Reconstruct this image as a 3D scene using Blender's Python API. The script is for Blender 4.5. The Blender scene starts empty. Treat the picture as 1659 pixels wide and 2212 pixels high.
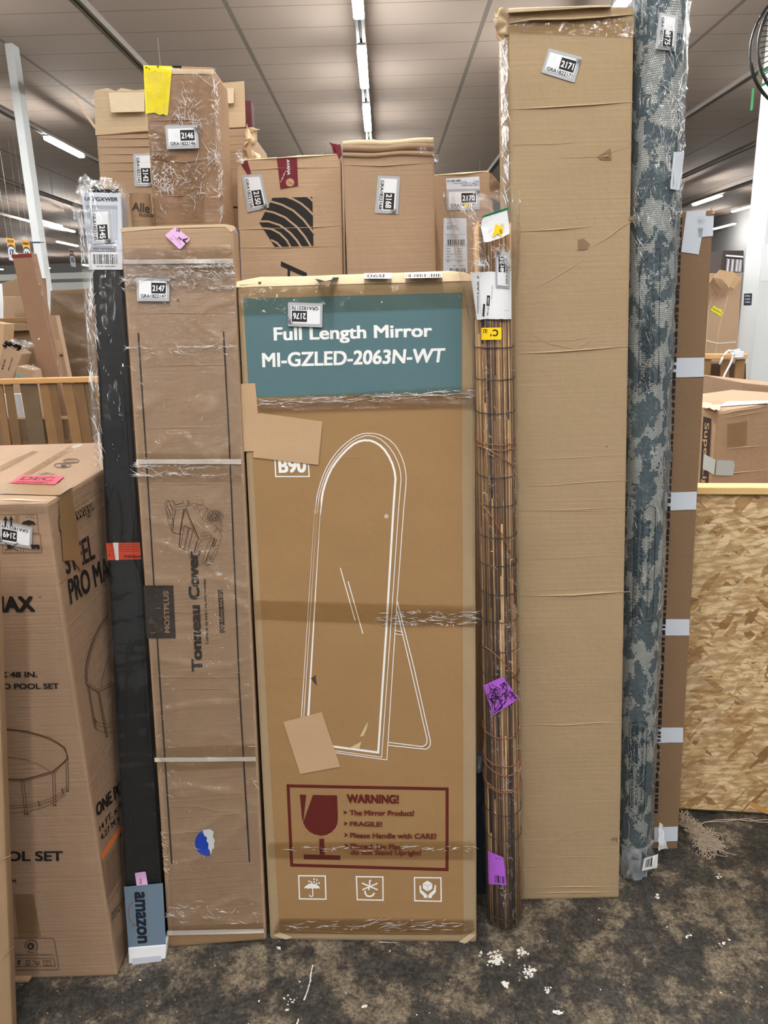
import bpy, bmesh, math, random
from mathutils import Vector, Matrix, noise
from mathutils.geometry import tessellate_polygon
random.seed(7)
S = bpy.context.scene
COL = S.collection
# ------------------------------------------------------------------ camera
FPX, PITCH, ROLL, YAW, EYE = 1600.0, math.radians(15.07), 0.028, -0.006, 1.62
CAM = Vector((0, 0, EYE))
cF = Vector((math.sin(YAW)*math.cos(PITCH), math.cos(YAW)*math.cos(PITCH), -math.sin(PITCH)))
_R = Vector((math.cos(YAW), -math.sin(YAW), 0)); _U = _R.cross(cF)
cR = _R*math.cos(ROLL) - _U*math.sin(ROLL); cU = _U*math.cos(ROLL) + _R*math.sin(ROLL)
cam = bpy.data.objects.new('camera', bpy.data.cameras.new('camera')); COL.objects.link(cam)
cam.data.sensor_fit = 'VERTICAL'; cam.data.sensor_height = 36.0; cam.data.lens = FPX/2212*36.0
cam.data.clip_start = 0.05; cam.data.clip_end = 200
m3 = Matrix((cR, cU, -cF)).transposed()
cam.matrix_world = Matrix.Translation(CAM) @ m3.to_4x4()
S.camera = cam
# ------------------------------------------------------------------ world, exposure
w = bpy.data.worlds.new('world'); S.world = w; w.use_nodes = True
w.node_tree.nodes['Background'].inputs[0].default_value = (1.0, 0.95, 0.88, 1)
w.node_tree.nodes['Background'].inputs[1].default_value = 0.05
S.view_settings.view_transform = 'Standard'; S.view_settings.look = 'None'
S.view_settings.exposure = 0.0; S.view_settings.gamma = 1.0
S.view_settings.use_curve_mapping = False
TUBE_POWER = 150.0
FAR_POWER = 60.0
SIDE_POWER = 100.0

# ------------------------------------------------------------------ pixel -> place helpers (measuring the photograph)
def ray(x, y): return cF + cR*((x-829.5)/FPX) + cU*((1106-y)/FPX)
def at_z(x, y, z=0.0):
    d = ray(x, y); return CAM + d*((z-EYE)/d.z)
def at_y(x, y, Y):
    d = ray(x, y); return CAM + d*(Y/d.y)
def K(ox, oy, s): return lambda *a: [(ox+a[i]/s, oy+a[i+1]/s) for i in range(0, len(a), 2)]
c1 = K(0, 0, 2.9625); c2 = K(500, 0, 2.765); c3 = K(1059, 0, 2.765); c4 = K(0, 400, 2.9625)
c5 = K(500, 550, 2.9625); c6 = K(1000, 500, 2.5175); d1 = K(0, 940, 2.9625); d2 = K(0, 1500, 2.9625)
d3 = K(520, 1100, 2.9625); d4 = K(520, 1650, 2.9625); d5 = K(1000, 1100, 2.5175); d6 = K(1000, 1600, 2.5175)
e1 = K(0, 470, 7.541); e2 = K(0, 680, 7.373); e3 = K(1459, 400, 8.295); e4 = K(1459, 640, 5.265)
e5 = K(940, 360, 6.506); e7 = K(340, 1050, 10.37); e8 = K(150, 380, 8.295)

class Face:
    """A plane; P() meets it with the line of sight through a photo pixel."""
    def __init__(s, o, n):
        s.o = Vector(o); s.n = Vector(n).normalized()
        if s.n.dot(CAM - s.o) < 0: s.n = -s.n
    def P(s, x, y, off=0.0):
        d = ray(x, y); o = s.o + s.n*off
        return CAM + d*((o-CAM).dot(s.n)/d.dot(s.n))
class Tube:
    """A round bundle standing on the floor (tapering a little)."""
    def __init__(s, a, b, ra, rb):
        s.a = Vector(a); s.b = Vector(b); s.ra = ra; s.rb = rb; s.ax = (s.b-s.a).normalized(); s.L = (s.b-s.a).length
    def r(s, t): return s.ra + (s.rb-s.ra)*t
    def P(s, x, y, off=0.0):
        d = ray(x, y); ax = s.ax; w0 = CAM - s.a
        dp = d - ax*d.dot(ax); wp = w0 - ax*w0.dot(ax)
        t = 1.6
        for _ in range(4):
            q = CAM + d*t; tt = (q-s.a).dot(ax)/s.L; rr = s.r(tt) + off
            A = dp.dot(dp); B = 2*dp.dot(wp); c = wp.dot(wp)-rr*rr; D = B*B-4*A*c
            t = (-B-math.sqrt(max(D, 0)))/(2*A)
        return CAM + d*t

# ------------------------------------------------------------------ materials
def lin(c):
    f = lambda v: v/12.92 if v <= .04045 else ((v+.055)/1.055)**2.4
    return tuple(f(v/255.0) for v in c) + (1.0,)
MATS = {}
def newmat(name):
    m = bpy.data.materials.new(name); m.use_nodes = True; MATS[name] = m
    nt = m.node_tree; return m, nt, nt.nodes, nt.links, nt.nodes['Principled BSDF']
def plain(name, rgb, rough=.6, metal=0.0, spec=.3, mottled=0.0, scale=30):
    if name in MATS: return MATS[name]
    m, nt, N, L, b = newmat(name)
    b.inputs['Base Color'].default_value = lin(rgb); b.inputs['Roughness'].default_value = rough
    b.inputs['Metallic'].default_value = metal; b.inputs['Specular IOR Level'].default_value = spec
    if mottled:
        tc = N.new('ShaderNodeTexCoord'); nz = N.new('ShaderNodeTexNoise'); nz.inputs['Scale'].default_value = scale; nz.inputs['Detail'].default_value = 5
        L.new(tc.outputs['Object'], nz.inputs['Vector']); mx = mixrgb(nt, nz.outputs['Fac'], tuple(v*(1-mottled) for v in lin(rgb)[:3])+(1,), tuple(min(1, v*(1+mottled)) for v in lin(rgb)[:3])+(1,))
        L.new(mx, b.inputs['Base Color'])
    return m
def mixrgb(nt, fac, a, b, mode='MIX'):
    n = nt.nodes.new('ShaderNodeMix'); n.data_type = 'RGBA'; n.blend_type = mode
    for i, v in ((0, fac), (6, a), (7, b)):
        if isinstance(v, bpy.types.NodeSocket): nt.links.new(v, n.inputs[i])
        else: n.inputs[i].default_value = v
    return n.outputs[2]
def math_n(nt, op, *v):
    n = nt.nodes.new('ShaderNodeMath'); n.operation = op
    for i, x in enumerate(v):
        if isinstance(x, bpy.types.NodeSocket): nt.links.new(x, n.inputs[i])
        else: n.inputs[i].default_value = x
    return n.outputs[0]
def ramp(nt, fac, stops, interp='LINEAR'):
    n = nt.nodes.new('ShaderNodeValToRGB'); n.color_ramp.interpolation = interp
    el = n.color_ramp.elements
    while len(el) < len(stops): el.new(0.5)
    for e, (p, c) in zip(el, stops): e.position = p; e.color = c if len(c) == 4 else lin(c)
    nt.links.new(fac, n.inputs[0]); return n.outputs[0]
def card(name, rgb, flute=1.0, var=.10, rough=.75, axis='z'):
    """corrugated cardboard: fine horizontal flute lines, mottling, soft dents"""
    if name in MATS: return MATS[name]
    m, nt, N, L, b = newmat(name)
    tc = N.new('ShaderNodeTexCoord')
    mp = N.new('ShaderNodeMapping'); L.new(tc.outputs['Object'], mp.inputs[0])
    mp.inputs['Scale'].default_value = (4, 4, 160) if axis == 'z' else (160, 4, 4)
    n1 = N.new('ShaderNodeTexNoise'); n1.inputs['Scale'].default_value = 1.0; n1.inputs['Detail'].default_value = 3; L.new(mp.outputs[0], n1.inputs['Vector'])
    n2 = N.new('ShaderNodeTexNoise'); n2.inputs['Scale'].default_value = 7; n2.inputs['Detail'].default_value = 6; L.new(tc.outputs['Object'], n2.inputs['Vector'])
    n3 = N.new('ShaderNodeTexNoise'); n3.inputs['Scale'].default_value = 260; n3.inputs['Detail'].default_value = 2; L.new(tc.outputs['Object'], n3.inputs['Vector'])
    base = lin(rgb)
    lo = tuple(v*(1-var) for v in base[:3])+(1,); hi = tuple(min(1, v*(1+var)) for v in base[:3])+(1,)
    f = math_n(nt, 'ADD', math_n(nt, 'MULTIPLY', n1.outputs['Fac'], .35*flute), math_n(nt, 'ADD', math_n(nt, 'MULTIPLY', n2.outputs['Fac'], .55), math_n(nt, 'MULTIPLY', n3.outputs['Fac'], .35)))
    f = math_n(nt, 'SUBTRACT', f, .12)
    c = mixrgb(nt, f, lo, hi); L.new(c, b.inputs['Base Color'])
    b.inputs['Roughness'].default_value = rough; b.inputs['Specular IOR Level'].default_value = .2
    h = math_n(nt, 'ADD', math_n(nt, 'MULTIPLY', n1.outputs['Fac'], .5*flute), math_n(nt, 'MULTIPLY', n2.outputs['Fac'], 3.0))
    bp = N.new('ShaderNodeBump'); bp.inputs['Strength'].default_value = .5; bp.inputs['Distance'].default_value = .004
    L.new(h, bp.inputs['Height']); L.new(bp.outputs[0], b.inputs['Normal'])
    return m
def film(name, tint=(255, 255, 255), gloss=.06, rough=.12, bump=.6, scale=60, haze=0.0, hazecol=(225, 228, 230), fk=.6, cap=.5):
    """clear plastic film: see-through with glossy wrinkles"""
    if name in MATS: return MATS[name]
    m, nt, N, L, b = newmat(name); N.remove(b); out = N['Material Output']
    tr = N.new('ShaderNodeBsdfTransparent'); tr.inputs[0].default_value = lin(tint)
    gl = N.new('ShaderNodeBsdfGlossy'); gl.inputs['Roughness'].default_value = rough; gl.inputs[0].default_value = (1, 1, 1, 1)
    tc = N.new('ShaderNodeTexCoord'); nz = N.new('ShaderNodeTexNoise'); nz.inputs['Scale'].default_value = scale; nz.inputs['Detail'].default_value = 4; nz.inputs['Distortion'].default_value = 1.2
    L.new(tc.outputs['Object'], nz.inputs['Vector'])
    bp = N.new('ShaderNodeBump'); bp.inputs['Strength'].default_value = bump; bp.inputs['Distance'].default_value = .01
    L.new(nz.outputs['Fac'], bp.inputs['Height']); L.new(bp.outputs[0], gl.inputs['Normal'])
    fr = N.new('ShaderNodeFresnel'); fr.inputs[0].default_value = 1.4; L.new(bp.outputs[0], fr.inputs['Normal'])
    fac = math_n(nt, 'MINIMUM', math_n(nt, 'ADD', math_n(nt, 'MULTIPLY', fr.outputs[0], fk), gloss), cap)
    sh = N.new('ShaderNodeMixShader'); L.new(fac, sh.inputs[0]); L.new(tr.outputs[0], sh.inputs[1]); L.new(gl.outputs[0], sh.inputs[2])
    last = sh.outputs[0]
    if haze:
        df = N.new('ShaderNodeBsdfDiffuse'); df.inputs[0].default_value = lin(hazecol)
        s2 = N.new('ShaderNodeMixShader'); s2.inputs[0].default_value = haze
        L.new(last, s2.inputs[1]); L.new(df.outputs[0], s2.inputs[2]); last = s2.outputs[0]
    L.new(last, out.inputs['Surface']); return m
def glow(name, strength, rgb=(1, 1, 1)):
    m, nt, N, L, b = newmat(name); N.remove(b)
    e = N.new('ShaderNodeEmission'); e.inputs[0].default_value = rgb+(1,); e.inputs[1].default_value = strength
    L.new(e.outputs[0], N['Material Output'].inputs['Surface']); return m

KRAFT = card('kraft', (165, 138, 112)); KRAFT_TALL = card('kraft_tan', (165, 142, 111), .8); KRAFT_BORDER = card('kraft_grey', (160, 138, 108), .4)
KRAFT_OCHRE = card('kraft_ochre', (153, 121, 82), .25, .10); KRAFT_DARK = card('kraft_dark', (142, 116, 90)); KRAFT_PALE = card('kraft_pale', (200, 178, 146))
KRAFT_PATCH = card('kraft_patch', (184, 154, 120), .2, .06); KRAFT_RED = card('kraft_reddish', (158, 131, 107)); KRAFT_LOGO = card('kraft_light', (184, 156, 126), .8)
KRAFT_FLAT = card('kraft_plain', (165, 136, 106), .2); KRAFT_BROWN = card('kraft_brown', (133, 107, 82), .5)
INK = plain('black_ink', (34, 31, 30), .6, mottled=.15, scale=200); INK_SOFT = plain('soft_black_ink', (58, 50, 44), .65, mottled=.2, scale=150)
INK_LINE = plain('brown_black_ink', (78, 58, 42), .7); WHITE_INK = plain('white_ink', (232, 232, 230), .6, mottled=.12, scale=180)
PAPER = plain('white_paper', (226, 228, 231), .5); PAPER_BLUE = plain('cool_white_paper', (205, 212, 222), .45); SILVER = plain('silver_film', (172, 174, 178), .35, .2)
RED_INK = plain('maroon_ink', (92, 30, 26), .6, mottled=.12, scale=120); TEAL = plain('teal_ink', (80, 110, 115), .55, mottled=.06, scale=40)
BLACK = plain('black_plastic', (22, 25, 29), .22, spec=.5); DARK = plain('dark_void', (18, 16, 15), .8); GREYT = plain('grey_ink', (120, 120, 124), .6)
PALE_PATCH = card('pale_paper_patch', (216, 198, 168), .2, .06); PINK = plain('pink_sticker', (224, 178, 222), .4); PURPLE = plain('purple_sticker', (176, 96, 212), .35); YELLOW = plain('yellow_sticker', (246, 206, 30), .4)
STRAP = plain('white_strap', (206, 198, 186), .35); MAROON = plain('maroon_tape', (112, 38, 48), .25); TAPE_OPAQUE = plain('brown_tape', (146, 116, 80), .3, mottled=.06)
TAPE = film('brown_clear_tape', (253, 249, 240), .03, .08, .25, 25); WRAP = film('stretch_film', (250, 250, 250), .03, .10, .7, 45)
SLEEVE = film('poly_sleeve', (248, 249, 250), .05, .14, .9, 38, haze=.05); SLEEVE_CLEAR = film('thin_poly', (254, 254, 254), .035, .1, .8, 30, haze=.015, fk=.3, cap=.3)
CRUMPLE = film('crumpled_film', (248, 249, 250), .16, .14, .4, 55, haze=.16)
STREAK = film('film_crease_glint', (250, 250, 250), .3, .16, .2, 60, haze=.55, hazecol=(252, 252, 252))  # white haze colour paints the highlights along the film creases
FRONT_FILM = film('smooth_film', (254, 254, 254), .02, .06, .15, 14)
WHITE_FILM = film('white_crumpled_film', (246, 247, 248), .12, .16, .4, 50, haze=.5, hazecol=(225, 228, 230))
WOODP = card('pallet_wood', (146, 112, 76), 0.3, .35); WOOD3 = card('aged_pallet_wood', (126, 97, 68), .3, .35); WOOD2 = card('grey_pallet_wood', (112, 94, 72), 0.3, .35); PINE = card('pine_wood', (226, 190, 130), .25, .14, .6, 'x')
STEEL_W = plain('white_steel', (214, 219, 220), .45); STEEL_G = plain('grey_steel', (168, 168, 166), .4, .4); WIRE = plain('black_wire', (36, 36, 38), .4)

# ------------------------------------------------------------------ objects
def thing(name, label, cat, loc=(0, 0, 0), group=None, kind=None):
    o = bpy.data.objects.new(name, None); COL.objects.link(o); o.empty_display_size = .05
    o.location = loc; o['label'] = label; o['category'] = cat
    if group: o['group'] = group
    if kind: o['kind'] = kind
    return o
def wloc(o):
    v = Vector((0, 0, 0))
    while o: v = v + o.location; o = o.parent
    return v
def obj(name, verts, faces, mat, parent=None, midx=None, smooth=False, label=None, loc=None):
    """verts are world places; the object's origin sits at its thing's base"""
    org = Vector(loc) if loc is not None else (wloc(parent) if parent else Vector((0, 0, 0)))
    me = bpy.data.meshes.new(name)
    me.from_pydata([tuple(Vector(v)-org) for v in verts], [], faces)
    for m in (mat if isinstance(mat, list) else [mat]): me.materials.append(m)
    if midx:
        for p, i in zip(me.polygons, midx): p.material_index = i
    if smooth:
        for p in me.polygons: p.use_smooth = True
    me.update()
    o = bpy.data.objects.new(name, me); COL.objects.link(o)
    if parent:
        o.parent = parent; o.location = org - wloc(parent)
    else: o.location = org
    if label: o['label'] = label
    return o
def tag(o, label, cat, group=None, kind=None):
    o['label'] = label; o['category'] = cat
    if group: o['group'] = group
    if kind: o['kind'] = kind
    return o
def struct(o):
    o['kind'] = 'structure'; return o
def hexa(c8, bev=.005, seg=2, jit=0.0, cuts=0):
    """c8: front BL BR TR TL then back BL BR TR TL -> verts, faces of a softened block"""
    bm = bmesh.new(); v = [bm.verts.new(c) for c in c8]
    for f in ((0, 1, 2, 3), (5, 4, 7, 6), (4, 0, 3, 7), (1, 5, 6, 2), (3, 2, 6, 7), (4, 5, 1, 0)): bm.faces.new([v[i] for i in f])
    bmesh.ops.recalc_face_normals(bm, faces=bm.faces)
    if bev: bmesh.ops.bevel(bm, geom=list(bm.edges), offset=bev, segments=seg, affect='EDGES', profile=.6)
    r = ([x.co.copy() for x in bm.verts], [[x.index for x in f.verts] for f in bm.faces]) if not bm.verts.index_update() else None
    bm.free(); return r
def merge(*vf):
    V, F = [], []
    for v, f in vf:
        k = len(V); V += list(v); F += [[i+k for i in q] for q in f]
    return V, F
def block(lo, hi, bev=.004):
    x0, y0, z0 = lo; x1, y1, z1 = hi
    return hexa([(x0, y0, z0), (x1, y0, z0), (x1, y0, z1), (x0, y0, z1), (x0, y1, z0), (x1, y1, z0), (x1, y1, z1), (x0, y1, z1)], bev, 1)
def pipe(pts, r, n=8, closed=False):
    pts = [Vector(p) for p in pts]; V, F = [], []; k = len(pts)
    for i, p in enumerate(pts):
        a = pts[(i-1) % k] if closed or i else p; b = pts[(i+1) % k] if closed or i < k-1 else p
        t = (b-a).normalized(); u = t.cross(Vector((0, 0, 1)) if abs(t.z) < .9 else Vector((1, 0, 0))).normalized(); w_ = t.cross(u)
        rr = r[i] if isinstance(r, (list, tuple)) else r
        V += [p + u*rr*math.cos(2*math.pi*j/n) + w_*rr*math.sin(2*math.pi*j/n) for j in range(n)]
    for i in range(k if closed else k-1):
        for j in range(n): F.append([i*n+j, i*n+(j+1) % n, ((i+1) % k)*n+(j+1) % n, ((i+1) % k)*n+j])
    if not closed: F += [list(range(n))[::-1], [(k-1)*n+j for j in range(n)]]
    return V, F
def bil(q, u, v):
    (ax, ay), (bx, by), (cx, cy), (dx, dy) = q
    return (ax*(1-u)*(1-v)+bx*u*(1-v)+cx*u*v+dx*(1-u)*v, ay*(1-u)*(1-v)+by*u*(1-v)+cy*u*v+dy*(1-u)*v)
_text_cache = {}; _text_w = {}
def text_mesh(s, bold):
    """letter shapes from the built-in lettering, scaled to a unit box"""
    if s in _text_cache: return _text_cache[s]
    cu = bpy.data.curves.new('lettering', 'FONT'); cu.body = s; cu.resolution_u = 4
    o = bpy.data.objects.new('lettering', cu); me = o.to_mesh()
    V = [(v.co.x, v.co.y) for v in me.vertices]; F = [list(p.vertices) for p in me.polygons]
    o.to_mesh_clear(); bpy.data.objects.remove(o); bpy.data.curves.remove(cu)
    x0 = min(v[0] for v in V); x1 = max(v[0] for v in V); y0 = min(v[1] for v in V); y1 = max(v[1] for v in V)
    V = [((x-x0)/(x1-x0), (y-y0)/(y1-y0)) for x, y in V]
    _text_cache[s] = (V, F); _text_w[s] = (x1-x0, y1-y0); return V, F

class Print:
    """flat print, stickers and tape lying on a face; each layer a fraction of a millimetre above the one before"""
    def __init__(s, face, base=.0012, step=.00025): s.f = face; s.z = base; s.step = step; s.V = []; s.F = []; s.M = []; s.mats = []
    def mi(s, m):
        if m not in s.mats: s.mats.append(m)
        return s.mats.index(m)
    def add(s, px, faces, mat, off=None):
        k = len(s.V); z = s.z if off is None else off
        s.V += [s.f.P(x, y, z) for x, y in px]; i = s.mi(mat)
        for f in faces: s.F.append([a+k for a in f]); s.M.append(i)
    def up(s, n=1): s.z += s.step*n; return s
    def poly(s, px, mat):
        t = tessellate_polygon([[Vector((x, y, 0)) for x, y in px]]); s.add(px, [list(q) for q in t], mat); s.up(); return s
    def quad(s, q, mat, n=1, m=1, edge=0.0):
        px = []
        for j in range(m+1):
            for i in range(n+1):
                x, y = bil(q, i/n, j/m)
                if edge and j in (0, m): y += random.uniform(-edge, edge)
                px.append((x, y))
        s.add(px, [[j*(n+1)+i, j*(n+1)+i+1, (j+1)*(n+1)+i+1, (j+1)*(n+1)+i] for j in range(m) for i in range(n)], mat); s.up(); return s
    def rrect(s, q, mat, u0=0, v0=0, u1=1, v1=1, r=.05, asp=1.0):
        uv = []
        for cu, cv, a0 in ((u1-r, v1-r*asp, 0), (u0+r, v1-r*asp, 90), (u0+r, v0+r*asp, 180), (u1-r, v0+r*asp, 270)):
            for k in range(4):
                a = math.radians(a0+30*k); uv.append((cu+r*math.cos(a), cv+r*asp*math.sin(a)))
        s.fan([bil(q, u, v) for u, v in uv], mat); return s
    def fan(s, px, mat):
        n = len(px); cx = sum(p[0] for p in px)/n; cy = sum(p[1] for p in px)/n
        s.add([(cx, cy)]+px, [[0, i+1, (i+1) % n+1] for i in range(n)], mat); s.up(); return s
    def disc(s, c, rx, mat, ry=None, n=24):
        ry = ry or rx; s.fan([(c[0]+rx*math.cos(2*math.pi*i/n), c[1]+ry*math.sin(2*math.pi*i/n)) for i in range(n)], mat); return s
    def line(s, px, wd, mat, closed=False):
        n = len(px); out = []
        for i in range(n):
            a = px[(i-1) % n] if closed or i else px[i]; b = px[(i+1) % n] if closed or i < n-1 else px[i]
            p = px[i]
            d1_ = Vector((p[0]-a[0], p[1]-a[1])); d2_ = Vector((b[0]-p[0], b[1]-p[1]))
            if d1_.length < 1e-6: d1_ = d2_
            if d2_.length < 1e-6: d2_ = d1_
            d1_.normalize(); d2_.normalize(); t = d1_+d2_
            if t.length < 1e-4: t = d1_.copy()
            t.normalize(); nn = Vector((-t.y, t.x)); k = 1/max(.5, nn.dot(Vector((-d1_.y, d1_.x))))
            out += [(p[0]+nn.x*wd/2*k, p[1]+nn.y*wd/2*k), (p[0]-nn.x*wd/2*k, p[1]-nn.y*wd/2*k)]
        m = n if closed else n-1
        s.add(out, [[2*i, 2*i+1, (2*i+3) % (2*n), (2*i+2) % (2*n)] for i in range(m)], mat); s.up(.3); return s
    def ring(s, c, r, wd, mat, a0=0, a1=360, ry=None, n=28):
        ry = ry or r; full = a1-a0 >= 360
        s.line([(c[0]+r*math.cos(math.radians(a0+(a1-a0)*i/n)), c[1]+ry*math.sin(math.radians(a0+(a1-a0)*i/n))) for i in range(n if full else n+1)], wd, mat, full); return s
    def text(s, t, q, mat, bold=.012):
        V, F = text_mesh(t, 0.0); wx, wy = _text_w[t]; ex = max(0, bold)/wx; ey = max(0, bold)*.7/wy
        for a, c in (((-1, -1), (-1, 1), (1, -1), (1, 1), (0, 0)) if bold > 0 else ((0, 0),)):
            s.add([bil(q, u*(1-2*ex)+ex+a*ex, v*(1-2*ey)+ey+c*ey) for u, v in V], F, mat); s.z += s.step*.08
        s.up(); return s
    def bars(s, q, mat, n=24, seed=1):
        rnd = random.Random(seed); u = 0.0
        while u < 1:
            a = rnd.choice((.4, .6, 1, 1.4))/n; 
            s.quad([bil(q, u, 0), bil(q, min(1, u+a), 0), bil(q, min(1, u+a), 1), bil(q, u, 1)], mat); s.z -= s.step
            u += a + rnd.choice((.5, .6, 1))/n
        s.up(); return s
    def scrawl(s, q, mat, wd=1.2):
        """the handwritten mark at the corner of each lot sticker"""
        for st in ([(.88, .9), (.875, .66)], [(.925, .92), (.915, .68)], [(.985, .9), (.95, .86), (.955, .76), (.985, .8), (.99, .9), (.985, .62)]):
            s.line([bil(q, u, v) for u, v in st], wd, mat)
        return s
    def ridge(s, px, wd, h, mat):
        """a raised fold or pressed crease of real relief"""
        n = len(px); k = len(s.V); i0 = s.mi(mat)
        for i in range(n):
            x, y = px[i]; e = 0.15 if i in (0, n-1) else 1
            s.V += [s.f.P(x, y-wd/2*e, .0003), s.f.P(x, y+wd*.15*e, h*e), s.f.P(x, y+wd/2*e, .0003)]
        for i in range(n-1):
            for j in (0, 1): s.F.append([k+3*i+j, k+3*i+j+1, k+3*i+j+4, k+3*i+j+3]); s.M.append(i0)
        return s
    def build(s, name, parent, label=None, smooth=False): return obj(name, s.V, s.F, s.mats, parent, s.M, smooth, label)

def wrap_sheet(face, q, n, m, parent, name='plastic_wrap', mat=None, base=.003, amp=.006, sc=(9, 26), seed=0, label=None, power=6):
    """a thin film over a face with sharp wrinkles of real relief"""
    V = []
    for j in range(m+1):
        for i in range(n+1):
            x, y = bil(q, i/n, j/m); p = face.P(x, y)
            a = 1-abs(noise.noise(Vector((p.x*sc[0]+seed, p.z*sc[1], p.y*3))))*2
            b = 1-abs(noise.noise(Vector((p.x*sc[1]*.8, p.z*sc[0]*1.4+seed*3, 5))))*2
            h = max(0, a)**power*.7 + max(0, b)**power*.5
            V.append(face.P(x, y, base+amp*h))
    F = [[j*(n+1)+i, j*(n+1)+i+1, (j+1)*(n+1)+i+1, (j+1)*(n+1)+i] for j in range(m) for i in range(n)]
    return obj(name, V, F, mat or WRAP, parent, smooth=True, label=label)
def crumple(face_pts, parent, name, mat=None, seed=0, amp=.006, n=14, label=None, thick=0.0):
    """a scrap of crumpled film or torn board spanning four world corners"""
    a, b, c, d = [Vector(p) for p in face_pts]; nn = (b-a).cross(d-a).normalized(); V = []
    if nn.dot(CAM-a) < 0: nn = -nn
    for j in range(n+1):
        for i in range(n+1):
            u, v = i/n, j/n; p = a*(1-u)*(1-v)+b*u*(1-v)+c*u*v+d*(1-u)*v
            e = (b-a).normalized()*noise.noise(p*60+Vector((seed, 3, 1)))*amp*1.2 + (d-a).normalized()*noise.noise(p*55+Vector((1, seed, 9)))*amp*1.5
            V.append(p + nn*(noise.noise(p*38+Vector((seed, 0, 0)))*amp*2 + abs(noise.noise(p*90+Vector((0, seed, 0))))*amp) + e)
    F = [[j*(n+1)+i, j*(n+1)+i+1, (j+1)*(n+1)+i+1, (j+1)*(n+1)+i] for j in range(n) for i in range(n)]
    if thick:
        k = len(V); V += [v - nn*thick for v in V]; F += [[x+k for x in f[::-1]] for f in F]
    return obj(name, V, F, mat or CRUMPLE, parent, smooth=(mat is not None and mat not in (SLEEVE_CLEAR, SLEEVE)), label=label)
def sticker(face, q, number, parent, base=.0012, plain_top=False):
    """grey-edged lot sticker: white panel, black number block, serial line, pen mark (its square code is left blank)"""
    p = Print(face, base)
    asp = 1.4
    p.rrect(q, SILVER, r=.03, asp=asp); p.rrect(q, PAPER, .07, .13, .915, .87, .025, asp); base_ = p.build('lot_sticker', parent); p = Print(face, p.z)
    p.quad([bil(q, *t) for t in ((.447, .34), (.886, .34), (.886, .80), (.447, .80))], INK)
    p.text(number, [bil(q, *t) for t in ((.478, .43), (.85, .43), (.85, .69), (.478, .69))], PAPER, .03)
    p.text('GRA182'+number, [bil(q, *t) for t in ((.115, .15), (.895, .15), (.895, .295), (.115, .295))], INK, .01)
    p.scrawl(q, INK); p.build('sticker_print', base_)
    return base_

def streaks(face, q, n, parent, ang=0.0, spread=.5, ln=(8, 40), r=(.0004, .0010), seed=0, base=.004, name='film_wrinkle_glint', clusters=0):
    """creases in a clear film: fine raised lines, whitened to stand in for highlights"""
    rd = random.Random(seed); vf = []; cl = [(rd.random(), rd.random()) for _ in range(clusters)]
    for _ in range(n):
        if cl and rd.random() < .75:
            c_ = rd.choice(cl); u, v = min(1, max(0, rd.gauss(c_[0], .10))), min(1, max(0, rd.gauss(c_[1], .03)))
        else: u, v = rd.random(), rd.random()
        x, y = bil(q, u, v); a = math.radians(ang)+rd.gauss(0, spread); L_ = rd.uniform(*ln)*rd.uniform(.3, 1); bend = rd.uniform(-.25, .25); pts = []; rr = []
        for i in range(7):
            s_ = i/6-.5; w_ = rd.uniform(.5, 1.0); pts.append(face.P(x+L_*s_*math.cos(a+bend*s_*2), y+L_*s_*math.sin(a+bend*s_*2)+bend*L_*.3*(s_*s_), base)); rr.append(max(.00012, rd.uniform(*r)*(1-abs(s_)*1.7)*w_))
        vf.append(pipe(pts, rr, 5))
    o = obj(name, *merge(*vf), STREAK, parent, smooth=True); o['kind'] = 'stuff'
    return o
def plate(name, face, px, off, thick, mat, parent):
    a = [face.P(x, y, off) for x, y in px]; k = len(a); b_ = [v - face.n*thick for v in a]
    return obj(name, a+b_, [list(range(k)), [k+i for i in range(k)][::-1]]+[[i, (i+1) % k, k+(i+1) % k, k+i] for i in range(k)], mat, parent)
class Carton:
    """A box measured by its front face: pixel corners BL BR TR TL"""
    def __init__(s, name, label, cat, q, mat, Y=None, lean=0.0, yaw=0.0, depth=.1, to_floor=False, bev=.006, group=None, back_q=None):
        bl, br, tr, tl = q
        if Y is None:
            p0, p1 = at_z(*bl), at_z(*br); u = (p1-p0).normalized(); nh = Vector((u.y, -u.x, 0)); o = p0
        else:
            a = math.radians(yaw); nh = Vector((math.sin(a), -math.cos(a), 0)); o = at_y(*bl, Y)
        up = Vector((0, 0, math.cos(lean))) - nh*math.sin(lean)
        u = Vector((-nh.y, nh.x, 0)); n = u.cross(up)
        if n.dot(CAM-o) < 0: n = -n
        s.f = Face(o, n); P = [s.f.P(*p) for p in q]
        if to_floor:
            for i, j in ((0, 3), (1, 2)):
                d = P[i]-P[j]; P[i] = P[j] + d*(P[j].z/-d.z)
        bh = -nh*depth; B = [p + bh for p in P]
        s.P = P; s.B = B; s.back = bh; s.u = u; s.up = up; s.n = s.f.n
        base = (P[0]+P[1]+B[0]+B[1])/4; base.z = max(0, min(P[0].z, P[1].z))
        s.t = thing(name, label, cat, base, group)
        v, f = hexa(P+B, bev)
        s.body = obj('carton_body', v, f, mat, s.t)
        s.right = Face(P[1], (P[2]-P[1]).cross(bh)); s.left = Face(P[0], (P[3]-P[0]).cross(bh)); s.top = Face(P[3], (P[2]-P[3]).cross(bh))
    def pr(s, base=.0012): return Print(s.f, base)
    def fan_edge(s): pass
# ================================================================== SETTING
CZ = 4.85; RZ = 4.37; GS = (CZ-EYE)/2.75
def slab(name, lo, hi, mat): return struct(obj(name, *block(lo, hi, 0), mat, loc=lo))
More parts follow.
